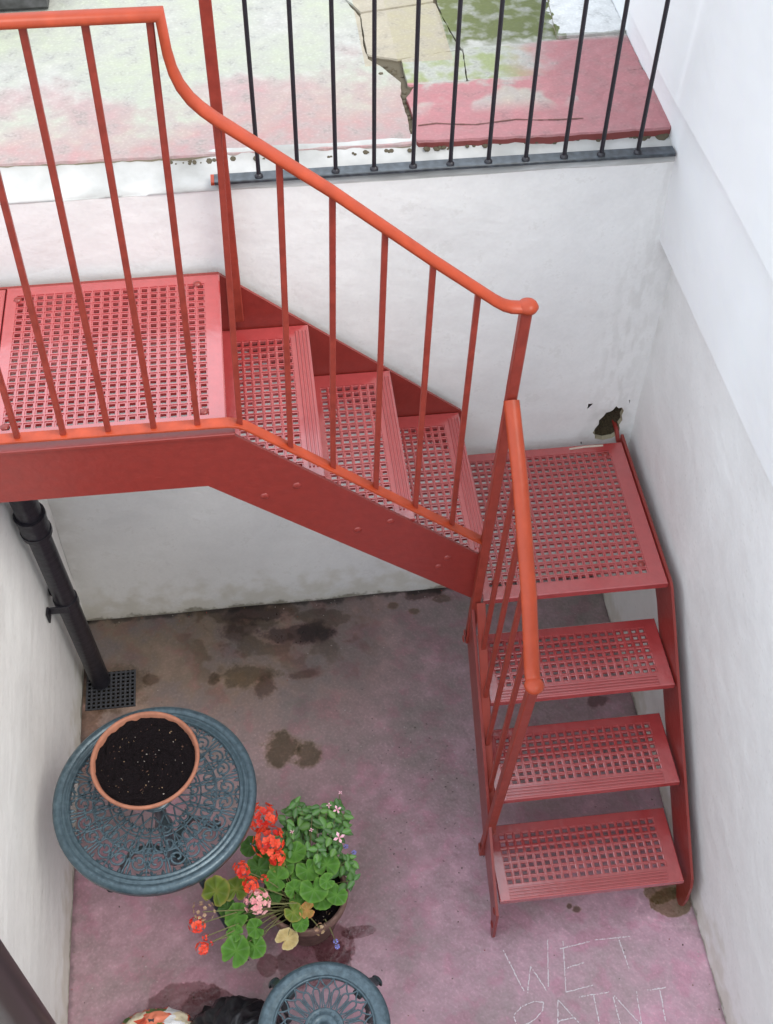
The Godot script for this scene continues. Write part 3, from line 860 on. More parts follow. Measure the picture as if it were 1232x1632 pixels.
	# balusters, upper: bottom (x, y) and top (x, y)
	var bal := [[-0.27, 1.756, -0.145, 2.845], [-0.16, 1.756, -0.035, 2.845], [-0.05, 1.756, 0.075, 2.845], [0.06, 1.756, 0.187, 2.845], [0.173, 1.755, 0.306, 2.842], [0.287, 1.754, 0.424, 2.842], [0.399, 1.753, 0.535, 2.842], [0.513, 1.752, 0.653, 2.842], [0.624, 1.751, 0.0, 0.0], [0.731, 1.740, 0.760, 2.615], [0.856, 1.640, 0.878, 2.52], [0.966, 1.542, 0.987, 2.428], [1.083, 1.442, 1.102, 2.325], [1.197, 1.344, 1.214, 2.225], [1.307, 1.250, 1.325, 2.128]]
	# the landing's bars share the lean of the flight's bars
	for b in bal:
		if b[2] == 0.0 and b[3] == 0.0: b[2] = 0.657; b[3] = 2.842
		elif b[3] > 2.8: b[2] = b[0] + 0.025
		st = new_st()
		sweep(st, [Vector3(b[0], b[1], 0.664), Vector3(b[2], b[3], 0.668)], rect_sec(0.0145, 0.0145, 0.002), Vector3(0, 0, 1))
		part("baluster", st, mats.shaded_orange, s)
	for k in 4:
		var z := 0.80 + 0.105 * k
		var yb := 0.905 - (z - 0.690) * 1.124
		var yt := 1.772 - (z - 0.690) * 0.915
		st = new_st()
		sweep(st, [Vector3(1.411 - 0.003 * k, yb, z), Vector3(1.431, yt - 0.01, z + 0.035)], rect_sec(0.0145, 0.0145, 0.002), Vector3(0, 0, 1))
		part("baluster", st, mats.shaded_orange, s)

# ------------------------------------------------------------------ other things
func build_railing() -> void:
	var r := thing("black_railing", "thin black iron railing standing on the white wall top at the terrace edge", "railing", Vector3(0, 0, 0))
	var st := new_st()
	sweep(st, [Vector3(0.712, 2.012, -0.006), Vector3(1.35, 2.014, -0.006), Vector3(2.008, 2.012, -0.006)], rect_sec(0.040, 0.011, 0.002), Vector3.UP)
	part("base_rail", st, mats.rail_base, r)
	st = new_st()
	sweep(st, [Vector3(0.702, 2.012, -0.006), Vector3(0.7115, 2.012, -0.006)], rect_sec(0.04, 0.011, 0.002), Vector3.UP)
	part("rail_stub", st, mats.orange, r)
	st = new_st()
	sweep(st, [Vector3(0.70, 2.95, -0.004), Vector3(2.0, 2.95, -0.004)], rect_sec(0.035, 0.011, 0.002), Vector3.UP)
	part("top_rail", st, mats.black, r)
	var xs := []
	for i in 11: xs.append(0.8335 + 0.1068 * i + rng.randf_range(-0.002, 0.002))
	for i in xs.size():
		var x: float = xs[i]
		st = new_st()
		tube(st, [Vector3(x, 2.017, 0.0), Vector3(x + rng.randf_range(-0.004, 0.004), 2.95, 0.0)], 0.0062, 8)
		var b := part("bar", st, mats.black, r)
		st = new_st()
		lathe(st, [Vector2(0.0065, 0.010), Vector2(0.011, 0.006), Vector2(0.012, 0.0)], Vector3(x, 2.018, 0.0), 10)
		part("weld_collar", st, mats.black, b)

func build_pipes() -> void:
	var p := thing("drainpipe", "black drainpipe with a collar running down the left wall into the floor grate", "drainpipe", Vector3.ZERO)
	var a := Vector3(0.070, 0.02, 0.300)
	var b := Vector3(0.052, 1.34, 0.425)
	var d := (b - a).normalized()
	var st := new_st()
	tube(st, [a, a + d * 1.12], 0.037, 20)
	part("lower_pipe", st, mats.black, p)
	st = new_st()
	tube(st, [a + d * 1.10, b + d * 0.25], 0.040, 20)
	part("upper_pipe", st, mats.black, p)
	st = new_st()
	tube(st, [a + d * 1.045, a + d * 1.06, a + d * 1.13, a + d * 1.14], 0.046, 20)
	var c := part("collar", st, mats.black, p)
	for k in [1.05, 1.135]:
		st = new_st()
		tube(st, [a + d * (k - 0.009), a + d * (k + 0.009)], 0.049, 20)
		part("collar_ring", st, mats.black, c)
	st = new_st()
	tube(st, [a + d * 0.60, a + d * 0.638], 0.0415, 20)
	var br := part("bracket", st, mats.black, p)
	var cc := a + d * 0.619
	for s in [-0.040, 0.040]:
		st = new_st()
		sweep(st, [Vector3(0.002, cc.y, cc.z + s), Vector3(cc.x + 0.012, cc.y, cc.z + s)], rect_sec(0.006, 0.034, 0.001), Vector3.UP)
		box(st, Vector3(0.004, cc.y - 0.024, minf(cc.z + s, cc.z + s * 1.8)), Vector3(0.010, cc.y + 0.024, maxf(cc.z + s, cc.z + s * 1.8)))
		part("bracket_lug", st, mats.black, br)
	# pipe near the camera
	p = thing("drainpipe", "thick dark brown pipe on the left wall in the bottom left corner", "pipe", Vector3.ZERO)
	st = new_st()
	tube(st, [Vector3(0.064, 0.0, 1.79), Vector3(0.064, 1.46, 1.79)], 0.055, 24)
	part("pipe", st, mats.brown, p)
	st = new_st()
	tube(st, [Vector3(0.002, 0.9, 1.79), Vector3(0.03, 0.9, 1.79)], 0.02, 10)
	part("bracket", st, mats.brown, p)

func build_grate() -> void:
	var g := thing("drain_grate", "square black floor grate under the foot of the drainpipe", "grate")
	var st := new_st()
	for r in [[0.012, 0.012, 0.25, 0.415], [0.20, 0.20, 0.25, 0.415], [0.012, 0.20, 0.25, 0.25], [0.012, 0.20, 0.415, 0.415]]:
		var x0: float = r[0]; var x1: float = r[1]; var z0: float = r[2]; var z1: float = r[3]
		quad(st, Vector3(x0, 0, z0), Vector3(x1, 0, z1), Vector3(x1, -0.12, z1), Vector3(x0, -0.12, z0))
	quad(st, Vector3(0.012, -0.12, 0.25), Vector3(0.20, -0.12, 0.25), Vector3(0.20, -0.12, 0.415), Vector3(0.012, -0.12, 0.415))
	part("pit", st, mats.earth, g)
	var n := 10
	for k in n + 1:
		st = new_st()
		var x := 0.016 + 0.180 * k / n
		sweep(st, [Vector3(x, -0.002, 0.252), Vector3(x, -0.002, 0.413)], rect_sec(0.0075, 0.010, 0.001), Vector3.UP)
		part("bar", st, mats.grate, g)
	for k in 10:
		st = new_st()
		var z := 0.256 + 0.153 * k / 9
		sweep(st, [Vector3(0.014, -0.0035, z), Vector3(0.198, -0.0035, z)], rect_sec(0.0065, 0.008, 0.001), Vector3.UP)
		part("cross_bar", st, mats.grate, g)

# a flat cast ribbon along a 2D curve (x, z) at height y
func ribbon(st: SurfaceTool, pts: PackedVector2Array, y: float, w: float, h: float, w1 := -1.0) -> void:
	var path := []
	for p in pts: path.append(Vector3(p.x, y, p.y))
	sweep(st, path, rect_sec(w, h, minf(w, h) * 0.28), Vector3.UP, 1.0 if w1 < 0 else w1 / w)

func spiral(c: Vector2, r0: float, r1: float, a0: float, a1: float, n: int) -> PackedVector2Array:
	var o := PackedVector2Array()
	for i in n + 1:
		var t := float(i) / n
		o.append(c + Vector2.from_angle(lerpf(a0, a1, t)) * lerpf(r0, r1, t))
	return o

func rotated(p: PackedVector2Array, a: float, mirror := false) -> PackedVector2Array:
	var o := PackedVector2Array()
	for q in p:
		var v := Vector2(q.x, -q.y) if mirror else q
		o.append(v.rotated(a))
	return o

func leaf_blade(st: SurfaceTool, p: Vector2, dir: float, l: float, w: float, y: float, a: float, mirror: bool) -> void:
	var u := Vector2.from_angle(dir); var v := u.orthogonal()
	var pts := [p, p + u * l * 0.45 + v * w, p + u * l, p + u * l * 0.45 - v * w]
	var pp := []
	for q in pts:
		var k: Vector2 = Vector2(q.x, -q.y) if mirror else q
		k = k.rotated(a)
		pp.append(k)
	flat(st)
	var mid: Vector2 = (pp[0] + pp[2]) * 0.5
	for i in 4:
		var q0: Vector2 = pp[i]; var q1: Vector2 = pp[(i + 1) % 4]
		tri(st, Vector3(q0.x, y - 0.001, q0.y), Vector3(q1.x, y - 0.001, q1.y), Vector3(mid.x, y + 0.004, mid.y))
		tri(st, Vector3(q0.x, y - 0.004, q0.y), Vector3(mid.x, y - 0.004, mid.y), Vector3(q1.x, y - 0.004, q1.y))

func build_table() -> void:
	var t := thing("garden_table", "round blue-green cast metal table with lacy top, holding a terracotta pot", "table", Vector3(0.372, 0, 1.148))
	var st := new_st()
	var R := 0.300
	lathe(st, [Vector2(R - 0.052, 0.694), Vector2(R - 0.050, 0.703), Vector2(R - 0.045, 0.705), Vector2(R - 0.042, 0.701), Vector2(R - 0.039, 0.701), Vector2(R - 0.036, 0.706), Vector2(R - 0.030, 0.707), Vector2(R - 0.027, 0.703), Vector2(R - 0.024, 0.703), Vector2(R - 0.021, 0.707), Vector2(R - 0.008, 0.706), Vector2(R - 0.001, 0.700), Vector2(R, 0.690), Vector2(R - 0.002, 0.672), Vector2(R - 0.006, 0.672), Vector2(R - 0.008, 0.690), Vector2(R - 0.052, 0.690), Vector2(R - 0.052, 0.694)], Vector3.ZERO, 72)
	var top := part("tabletop_rim", st, mats.cast, t)
	# lacy centre: scrolls repeated round the middle
	st = new_st()
	var y := 0.697
	var n := 12
	for k in n:
		var a := TAU * k / n + 0.1
		for mir in [false, true]:
			ribbon(st, rotated(spiral(Vector2(0.208, 0.024), 0.026, 0.006, -1.6, -1.6 + 8.2, 20), a, mir), y, 0.0060, 0.006)
			ribbon(st, rotated(spiral(Vector2(0.158, 0.030), 0.023, 0.005, 2.2, 2.2 - 8.0, 20), a, mir), y, 0.0058, 0.006)
			ribbon(st, rotated(spiral(Vector2(0.112, 0.017), 0.017, 0.004, -2.0, -2.0 + 7.2, 16), a, mir), y, 0.0054, 0.006)
			ribbon(st, rotated(spiral(Vector2(0.176, 0.004), 0.014, 0.004, 0.6, 0.6 + 6.6, 14), a, mir), y, 0.005, 0.0055)
			ribbon(st, rotated(PackedVector2Array([Vector2(0.07, 0.004), Vector2(0.10, 0.034), Vector2(0.135, 0.040), Vector2(0.17, 0.052), Vector2(0.205, 0.051), Vector2(0.25, 0.060)]), a, mir), y, 0.0052, 0.006)
			ribbon(st, rotated(PackedVector2Array([Vector2(0.135, 0.0), Vector2(0.17, 0.014), Vector2(0.20, 0.010), Vector2(0.225, 0.004)]), a, mir), y, 0.0045, 0.006)
			for q in [[0.150, 0.046, 0.5, 0.030, 0.006], [0.228, 0.045, 0.2, 0.026, 0.0055], [0.190, 0.040, -0.6, 0.022, 0.005], [0.232, 0.010, 0.5, 0.022, 0.005], [0.125, 0.028, 0.9, 0.022, 0.0045], [0.180, 0.028, 2.2, 0.02, 0.0045], [0.205, 0.055, 2.5, 0.020, 0.0045], [0.10, 0.008, -0.3, 0.02, 0.0045], [0.165, 0.008, 0.9, 0.018, 0.0045], [0.24, 0.03, -0.9, 0.018, 0.004]]:
				leaf_blade(st, Vector2(q[0], q[1]), q[2], q[3], q[4], y + 0.002, a, mir)
		ribbon(st, rotated(PackedVector2Array([Vector2(0.05, 0), Vector2(0.25, 0)]), a), y, 0.0042, 0.006)
		for q in 5:
			for mir in [false, true]:
				leaf_blade(st, Vector2(0.17 + 0.016 * q, 0), 0.9, 0.013, 0.0028, y + 0.003, a, mir)
	for r in [0.052, 0.135, 0.182]:
		ribbon(st, spiral(Vector2.ZERO, r, r, 0, TAU, 48), y, 0.005, 0.006)
	part("lacy_centre", st, mats.cast, top)
	st = new_st()
	lathe(st, [Vector2(0, 0.702), Vector2(0.02, 0.702), Vector2(0.03, 0.698), Vector2(0.05, 0.698), Vector2(0.053, 0.692), Vector2(0.02, 0.68), Vector2(0.018, 0.55), Vector2(0.028, 0.50), Vector2(0.018, 0.46), Vector2(0.016, 0.33), Vector2(0.03, 0.28), Vector2(0.024, 0.24), Vector2(0, 0.235)], Vector3.ZERO, 20)
	part("column", st, mats.cast, t)
	# legs: feet found on the floor at two spots, the third by the same spacing
	for ang in [0.84, 3.27, 5.2]:
		var u := Vector3(cos(ang), 0, sin(ang))
		var l := 0.245 if ang < 1.0 else 0.31
		l = 0.245
		st = new_st()
		sweep(st, [u * 0.02 + Vector3(0, 0.30, 0), u * 0.07 + Vector3(0, 0.33, 0), u * 0.13 + Vector3(0, 0.29, 0), u * 0.18 + Vector3(0, 0.18, 0), u * 0.20 + Vector3(0, 0.10, 0), u * 0.225 + Vector3(0, 0.04, 0), u * l + Vector3(0, 0.012, 0)], rect_sec(0.022, 0.018, 0.004), Vector3(0, 1, 0.01), 0.9)
		var lg := part("leg", st, mats.cast_dark, t)
		st = new_st()
		dome(st, u * l + Vector3(0, 0.0, 0), 0.019, 0.022, Vector3.UP)
		part("foot", st, mats.cast_dark, lg)

func soil_disc(st: SurfaceTool, c: Vector3, r: float, seed_: int, amp: float) -> void:
	var nn := noise_of(seed_, 38.0, 3)
	var rings := 26
	var seg := 64
	flat(st)
	var P := func(i: int, j: int) -> Vector3:
		var rr := r * i / rings
		var a := TAU * (j % seg) / seg
		var x := cos(a) * rr; var z := sin(a) * rr
		return c + Vector3(x, amp * nn.get_noise_2d(x, z) + amp * 0.8 * nn.get_noise_2d(x * 3.1 + 5, z * 3.1), z)
	for i in rings:
		for j in seg:
			if i == 0: tri(st, P.call(0, j), P.call(1, j + 1), P.call(1, j))
			else: quad(st, P.call(i, j), P.call(i, j + 1), P.call(i + 1, j + 1), P.call(i + 1, j))

func flecks(c: Vector3, r: float, n: int, parent: Node, y: float) -> void:
	var st := new_st()
	for k in n:
		var a := rng.randf() * TAU
		var rr := r * sqrt(rng.randf()) * 0.94
		var s := rng.randf_range(0.0012, 0.0032) * (1.7 if k % 17 == 0 else 1.0)
		var g := rng.randf()
		st.set_color(Color(0.10, 0.05, 0.035) if g < 0.55 else (Color(0.30, 0.20, 0.12) if g < 0.86 else Color(0.42, 0.38, 0.34)))
		var p := c + Vector3(cos(a) * rr, y, sin(a) * rr)
		var d := Vector2.from_angle(rng.randf() * TAU) * s
		var e := d.orthogonal() * rng.randf_range(0.25, 0.7)
		flat(st)
		var b := [p + Vector3(d.x, 0, d.y), p + Vector3(e.x, 0, e.y), p - Vector3(d.x, 0, d.y), p - Vector3(e.x, 0, e.y)]
		var tp := p + Vector3(0, s * 0.9, 0)
		for i in 4: tri(st, b[i], b[(i + 1) % 4], tp)
	kind(part("soil_flecks", st, mats.fleck, parent), "stuff")

func build_pan() -> void:
	var c := Vector3(0.364, 0.708, 1.108)
	var t := thing("terracotta_pot", "wide terracotta pot full of bare dark soil, standing on the lacy table", "plant pot", c)
	var st := new_st()
	lathe(st, [Vector2(0, 0.0), Vector2(0.070, 0.0), Vector2(0.076, 0.006), Vector2(0.138, 0.108), Vector2(0.150, 0.122), Vector2(0.156, 0.134), Vector2(0.157, 0.141), Vector2(0.154, 0.145), Vector2(0.149, 0.145), Vector2(0.145, 0.139), Vector2(0.140, 0.118), Vector2(0.130, 0.10)], Vector3.ZERO, 64)
	part("pot", st, mats.terracotta, t)
	st = new_st()
	soil_disc(st, Vector3(0, 0.129, 0), 0.1435, 91, 0.009)
	var so := part("soil", st, mats.soil, t)
	flecks(Vector3.ZERO, 0.136, 90, so, 0.132)

func leaf_mesh(R: float, col: Color, edge: Color, seed_: int) -> ArrayMesh:
	var r2 := RandomNumberGenerator.new()
	r2.seed = seed_
	var st := new_st()
	smooth(st)
	var n := 36
	var ph := r2.randf() * TAU
	var w1 := r2.randf_range(0.10, 0.28)
	var cup := r2.randf_range(-0.05, 0.16)
	var rad := func(th: float) -> float:
		var notch := 1.0 - 0.72 * exp(-pow(angle_difference(th, PI) / 0.24, 2))
		return R * notch * (1.0 + 0.028 * cos(7 * th + ph) + 0.022 * cos(15 * th + ph) + 0.05 * cos(2 * th + ph))
	var P := func(k: float, th: float) -> Vector3:
		var r: float = rad.call(th) * k
		return Vector3(cos(th) * r, R * (cup * k * k + 0.10 * w1 * 4.0 * k * k * sin(3 * th + ph) + 0.07 * k * cos(7 * th + ph)), sin(th) * r)
	var ks := [0.0, 0.35, 0.6, 0.8, 1.0]
	var vc := [col.lerp(edge, 0.55), col, col.darkened(0.14), col, edge]
	for i in 4:
		for j in n:
			var a := TAU * j / n - PI; var b := TAU * (j + 1) / n - PI
			var q := [[i, a], [i, b], [i + 1, b], [i + 1, a]]
			for k in ([[0, 2, 3]] if i == 0 else [[0, 1, 2], [0, 2, 3]]):
				for m in k:
					st.set_color(vc[q[m][0]].lightened(0.035 * pow(maxf(0.0, cos(7.0 * q[m][1] + ph)), 6.0)).darkened(0.07 * r2.randf()))
					st.add_vertex(P.call(ks[q[m][0]], q[m][1]))
	return mesh_of(st)

func head_mesh(R: float, n: int, c0: Color, c1: Color, seed_: int, petal := 0.011) -> ArrayMesh:
	var r2 := RandomNumberGenerator.new()
	r2.seed = seed_
	var st := new_st()
	for k in n:
		# florets spread over the upper dome
		var z := 1.0 - 1.25 * (k + 0.5) / n
		var a := k * 2.39996 + r2.randf_range(-0.3, 0.3)
		var s := sqrt(maxf(0.0, 1 - z * z))
		var d := Vector3(cos(a) * s, z, sin(a) * s)
		var c := Vector3(d.x * R, d.y * R * 0.7, d.z * R) * r2.randf_range(0.7, 1.15)
		var u := d.cross(Vector3(0.2, 0.9, 0.4)).normalized()
		var v := d.cross(u)
		var rot := r2.randf() * TAU
		var col := c0.lerp(c1, r2.randf())
		for p in 5:
			var b := rot + TAU * p / 5
			var e := u * cos(b) + v * sin(b)
			var w := d.cross(e)
			var pl := petal * r2.randf_range(0.8, 1.15)
			var tip := c + e * pl + d * pl * 0.30
			var l := c + e * pl * 0.65 + w * pl * 0.42 + d * pl * 0.28
			var r := c + e * pl * 0.65 - w * pl * 0.42 + d * pl * 0.28
			flat(st)
			st.set_color(col.darkened(0.12)); st.add_vertex(c)
			st.set_color(col); st.add_vertex(l); st.add_vertex(tip)
			st.set_color(col.darkened(0.12)); st.add_vertex(c)
			st.set_color(col); st.add_vertex(tip); st.add_vertex(r)
	return mesh_of(st)

func bent(a: Vector3, b: Vector3, lift: float) -> Array:
	var o := []
	for i in 6:
		var t := i / 5.0
		o.append(a.lerp(b, t) + Vector3(0, lift * sin(PI * t), 0))
	return o

func build_flowers() -> void:
	var c := Vector3(0.787, 0.0, 1.305)
	var t := thing("clay_flower_pot", "brown clay pot on the floor holding red geraniums, beside the lacy table", "plant pot", c)
	var st := new_st()
	lathe(st, [Vector2(0, 0.0), Vector2(0.085, 0.0), Vector2(0.092, 0.008), Vector2(0.118, 0.19), Vector2(0.132, 0.198), Vector2(0.136, 0.22), Vector2(0.135, 0.243), Vector2(0.129, 0.249), Vector2(0.122, 0.244), Vector2(0.119, 0.22), Vector2(0.116, 0.19)], Vector3.ZERO, 56)
	part("pot", st, mats.old_clay, t)
	st = new_st()
	soil_disc(st, Vector3(0, 0.212, 0), 0.120, 95, 0.008)
	var so := part("soil", st, mats.soil, t)
	flecks(Vector3.ZERO, 0.115, 120, so, 0.216)
	# ---- geranium
	var g := thing("geranium", "geranium with scalloped leaves and red and pink flower heads, spilling from clay pot", "plant", Vector3.ZERO)
	var root := c + Vector3(-0.02, 0.21, 0.03)
	# x, z, y, radius, tone (0 green, 1 yellow green, 2 orange dry, 3 dull dark, 4 straw)
	var lv := [[0.860, 1.262, 0.33, 0.038, 0], [0.814, 1.340, 0.33, 0.041, 0], [0.883, 1.356, 0.31, 0.033, 0], [0.702, 1.295, 0.34, 0.037, 0], [0.763, 1.215, 0.34, 0.034, 0], [0.753, 1.330, 0.33, 0.028, 0], [0.857, 1.322, 0.345, 0.024, 0], [0.764, 1.424, 0.29, 0.026, 0], [0.745, 1.391, 0.30, 0.029, 1], [0.788, 1.390, 0.30, 0.024, 2], [0.570, 1.390, 0.32, 0.037, 0], [0.626, 1.432, 0.31, 0.028, 0], [0.562, 1.440, 0.31, 0.025, 0], [0.562, 1.488, 0.29, 0.045, 0], [0.620, 1.480, 0.29, 0.034, 0], [0.718, 1.455, 0.25, 0.033, 4], [0.572, 1.305, 0.32, 0.040, 1], [0.508, 1.300, 0.31, 0.046, 1], [0.646, 1.250, 0.33, 0.036, 3], [0.706, 1.250, 0.345, 0.024, 1], [0.622, 1.160, 0.30, 0.032, 3], [0.735, 1.27, 0.30, 0.035, 3], [0.67, 1.20, 0.29, 0.034, 3], [0.60, 1.37, 0.28, 0.03, 3], [0.83, 1.30, 0.29, 0.03, 3], [0.78, 1.28, 0.31, 0.034, 0], [0.685, 1.33, 0.30, 0.028, 3], [0.54, 1.35, 0.29, 0.03, 3], [0.80, 1.27, 0.32, 0.036, 0], [0.835, 1.36, 0.30, 0.034, 0], [0.725, 1.25, 0.325, 0.033, 0], [0.69, 1.27, 0.31, 0.034, 0], [0.655, 1.225, 0.31, 0.033, 0], [0.595, 1.46, 0.27, 0.030, 0], [0.76, 1.36, 0.29, 0.028, 0], [0.64, 1.33, 0.30, 0.030, 0]]
	var tones := [[Color(0.075, 0.19, 0.030), Color(0.12, 0.25, 0.045)], [Color(0.13, 0.19, 0.032), Color(0.26, 0.24, 0.06)], [Color(0.34, 0.21, 0.06), Color(0.50, 0.20, 0.08)], [Color(0.05, 0.12, 0.028), Color(0.07, 0.15, 0.03)], [Color(0.52, 0.40, 0.18), Color(0.58, 0.48, 0.26)]]
	var stems := new_st()
	for i in lv.size():
		var q: Array = lv[i]
		var o := obj("leaf", leaf_mesh(q[3] * 1.06, tones[q[4]][0], tones[q[4]][1], 300 + i), mats.leaf, g)
		o.position = Vector3(q[0], q[2], q[1])
		o.rotation = Vector3(rng.randf_range(-0.05, 0.45), rng.randf() * TAU, 0)
		var out := Vector3(q[0], 0, q[1]) - c
		o.basis = Basis(Vector3(out.z, 0.0, -out.x).normalized(), clampf(out.length() * 1.6, 0.0, 0.6) * rng.randf_range(0.3, 1.0)) * Basis(Vector3.RIGHT, rng.randf_range(0.0, 0.35)) * Basis(Vector3.UP, rng.randf() * TAU)
		tube(stems, bent(root + Vector3(rng.randf_range(-0.03, 0.03), 0, rng.randf_range(-0.03, 0.03)), Vector3(q[0], q[2] - 0.004, q[1]), 0.03), 0.0019, 5, 0.8)
	# flower heads: x, z, y, radius, kind
	var fl := [[0.671, 1.110, 0.40, 0.034, 0], [0.686, 1.195, 0.40, 0.038, 0], [0.706, 1.243, 0.385, 0.019, 0], [0.596, 1.278, 0.40, 0.018, 0], [0.622, 1.330, 0.40, 0.018, 0], [0.452, 1.420, 0.36, 0.017, 0], [0.465, 1.480, 0.33, 0.015, 0], [0.474, 1.452, 0.34, 0.008, 0], [0.487, 1.470, 0.33, 0.007, 0], [0.664, 1.308, 0.385, 0.009, 0], [0.642, 1.385, 0.40, 0.037, 1], [0.472, 1.390, 0.38, 0.036, 2], [0.822, 1.455, 0.31, 0.017, 2]]
	var fc := [[Color(0.62, 0.014, 0.008), Color(0.92, 0.11, 0.045)], [Color(0.78, 0.27, 0.30), Color(0.85, 0.48, 0.46)], [Color(0.34, 0.19, 0.12), Color(0.44, 0.32, 0.18)]]
	for i in fl.size():
		var q: Array = fl[i]
		var nn := int(clampf(q[3] * 900, 4, 32))
		var o := obj("flower_head" if q[4] < 2 else "faded_flower_head", head_mesh(q[3] * (1.2 if q[4] == 0 else 1.0), nn if q[4] < 2 else int(nn * 0.6), fc[q[4]][0], fc[q[4]][1], 500 + i, minf(0.0145, q[3] * 0.62) if q[4] == 0 else 0.011 if q[4] == 1 else 0.007), mats.petal, g)
		o.position = Vector3(q[0], q[2], q[1])
		tube(stems, bent(root + Vector3(rng.randf_range(-0.03, 0.03), 0, rng.randf_range(-0.03, 0.03)), Vector3(q[0], q[2], q[1]), 0.02), 0.0022, 5, 0.8)
	tube(stems, bent(Vector3(0.50, 0.30, 1.45), Vector3(0.575, 0.30, 1.44), 0.0), 0.0022, 5)
	tube(stems, bent(Vector3(0.66, 0.385, 1.39), Vector3(0.757, 0.33, 1.375), 0.0), 0.0024, 5)
	part("stems", stems, mats.stem, g)
	# ---- small leaved plant with pink stars
	var b := thing("flowering_shrub", "bushy green plant with small pointed leaves and pink star flowers, back of clay pot", "plant", Vector3.ZERO)
	var meshes := []
	for k in 5:
		st = new_st()
		smooth(st)
		var l := 0.041; var w := 0.0118
		var cb: Color = [Color(0.055, 0.17, 0.024), Color(0.075, 0.21, 0.030), Color(0.042, 0.135, 0.022), Color(0.10, 0.24, 0.038), Color(0.06, 0.18, 0.03)][k]
		var row := []
		for i in 6:
			var tt := i / 5.0
			var ww := w * pow(sin(PI * pow(tt, 0.8)), 0.8) if i < 5 else 0.0
			var dr := -0.010 * tt * tt
			row.append([Vector3(tt * l, dr + 0.003, -ww), Vector3(tt * l, dr, 0), Vector3(tt * l, dr + 0.003, ww)])
		for i in 5:
			for s in [0, 1]:
				for v in [row[i][s], row[i][s + 1], row[i + 1][s + 1], row[i][s], row[i + 1][s + 1], row[i + 1][s]]:
					st.set_color(cb.lightened(0.10) if v.z == 0.0 else cb)
					st.add_vertex(v)
		meshes.append(mesh_of(st))
	stems = new_st()
	var count := 0
	for k in 46:
		# shoots: each ends in whorls of paired leaves
		var ctr := Vector3(rng.randf_range(0.715, 0.945), 0, rng.randf_range(1.055, 1.23))
		if k >= 40: ctr = Vector3(rng.randf_range(0.915, 0.95), 0, rng.randf_range(1.2, 1.31))
		elif ctr.x < 0.76 and ctr.z < 1.085: ctr.x += 0.05
		var y := rng.randf_range(0.29, 0.39) if k < 40 else rng.randf_range(0.25, 0.30)
		var tip := Vector3(ctr.x, y, ctr.z)
		var foot := c + Vector3((ctr.x - c.x) * 0.45, 0.21, -0.05 + (ctr.z - 1.2) * 0.3)
		tube(stems, bent(foot, tip, 0.015), 0.0017, 5, 0.7)
		var dir := (tip - foot).normalized()
		for wv in 3:
			var p := tip - dir * 0.017 * wv
			var a0 := rng.randf() * TAU
			for m in 2:
				if count >= 285: continue
				count += 1
				var o := obj("leaf", meshes[rng.randi() % 5], mats.leaf, b)
				var sc := rng.randf_range(0.65, 0.9) + 0.16 * wv
				o.transform = Transform3D(Basis(Vector3.UP, a0 + PI * m + wv * 1.4) * Basis(Vector3(0, 0, 1), rng.randf_range(-0.1, 0.55) - 0.15 * wv) * Basis(Vector3.RIGHT, rng.randf_range(-0.3, 0.3)) * Basis.from_scale(Vector3.ONE * sc), p)
	for q in [[0.907, 1.208, 0.40, 0.020], [0.910, 1.105, 0.385, 0.015], [0.822, 1.175, 0.405, 0.008], [0.760, 1.172, 0.40, 0.008], [0.885, 1.09, 0.39, 0.009], [0.925, 1.055, 0.40, 0.007]]:
		st = new_st()
		for p in 4:
			var a := 0.6 + TAU * p / 4
			var e := Vector3(cos(a), 0.15, sin(a)); var w := Vector3(-sin(a), 0, cos(a))
			var r: float = q[3]
			flat(st)
			st.set_color(Color(0.75, 0.25, 0.36)); st.add_vertex(Vector3.ZERO)
			st.set_color(Color(0.85, 0.52, 0.60)); st.add_vertex(e * r * 0.6 + w * r * 0.26); st.add_vertex(e * r)
			st.set_color(Color(0.75, 0.25, 0.36)); st.add_vertex(Vector3.ZERO)
			st.set_color(Color(0.85, 0.52, 0.60)); st.add_vertex(e * r); st.add_vertex(e * r * 0.6 - w * r * 0.26)
		var o := part("star_flower", st, mats.petal, b)
		o.position = Vector3(q[0], q[2], q[1])
		o.rotation = Vector3(0.2, q[0] * 20.0, 0)
		tube(stems, bent(Vector3(q[0] - 0.01, 0.31, q[1]), Vector3(q[0], q[2], q[1]), 0.0), 0.0014, 5)
	part("stems", stems, mats.stem, b)
	# trailing lobelia: tiny blue flowers at the pot's edge
	var lo := thing("trailing_blue_flowers", "few tiny blue flowers on thin stems trailing over the clay pot rim", "plant", Vector3.ZERO)
	stems = new_st()
	for q in [[0.632, 1.215, 0.30], [0.630, 1.150, 0.30], [0.955, 1.175, 0.20], [0.930, 1.16, 0.22], [0.868, 1.450, 0.17], [0.872, 1.462, 0.155]]:
		st = new_st()
		for p in 5:
			var a: float = TAU * p / 5 + q[0] * 9.0
			var e := Vector3(cos(a), 0.1, sin(a)); var w := Vector3(-sin(a), 0, cos(a))
			st.set_color(Color(0.24, 0.26, 0.72))
			tri(st, Vector3.ZERO, e * 0.008 + w * 0.004, e * 0.008 - w * 0.004)
		var o := part("blue_flower", st, mats.petal, lo)
		o.position = Vector3(q[0], q[2], q[1])
		var rim := c + (Vector3(q[0], 0, q[1]) - c).normalized() * 0.11 + Vector3(0, 0.24, 0)
		tube(stems, bent(rim, Vector3(q[0], q[2], q[1]), 0.02), 0.0011, 5)
	part("stems", stems, mats.stem, lo)

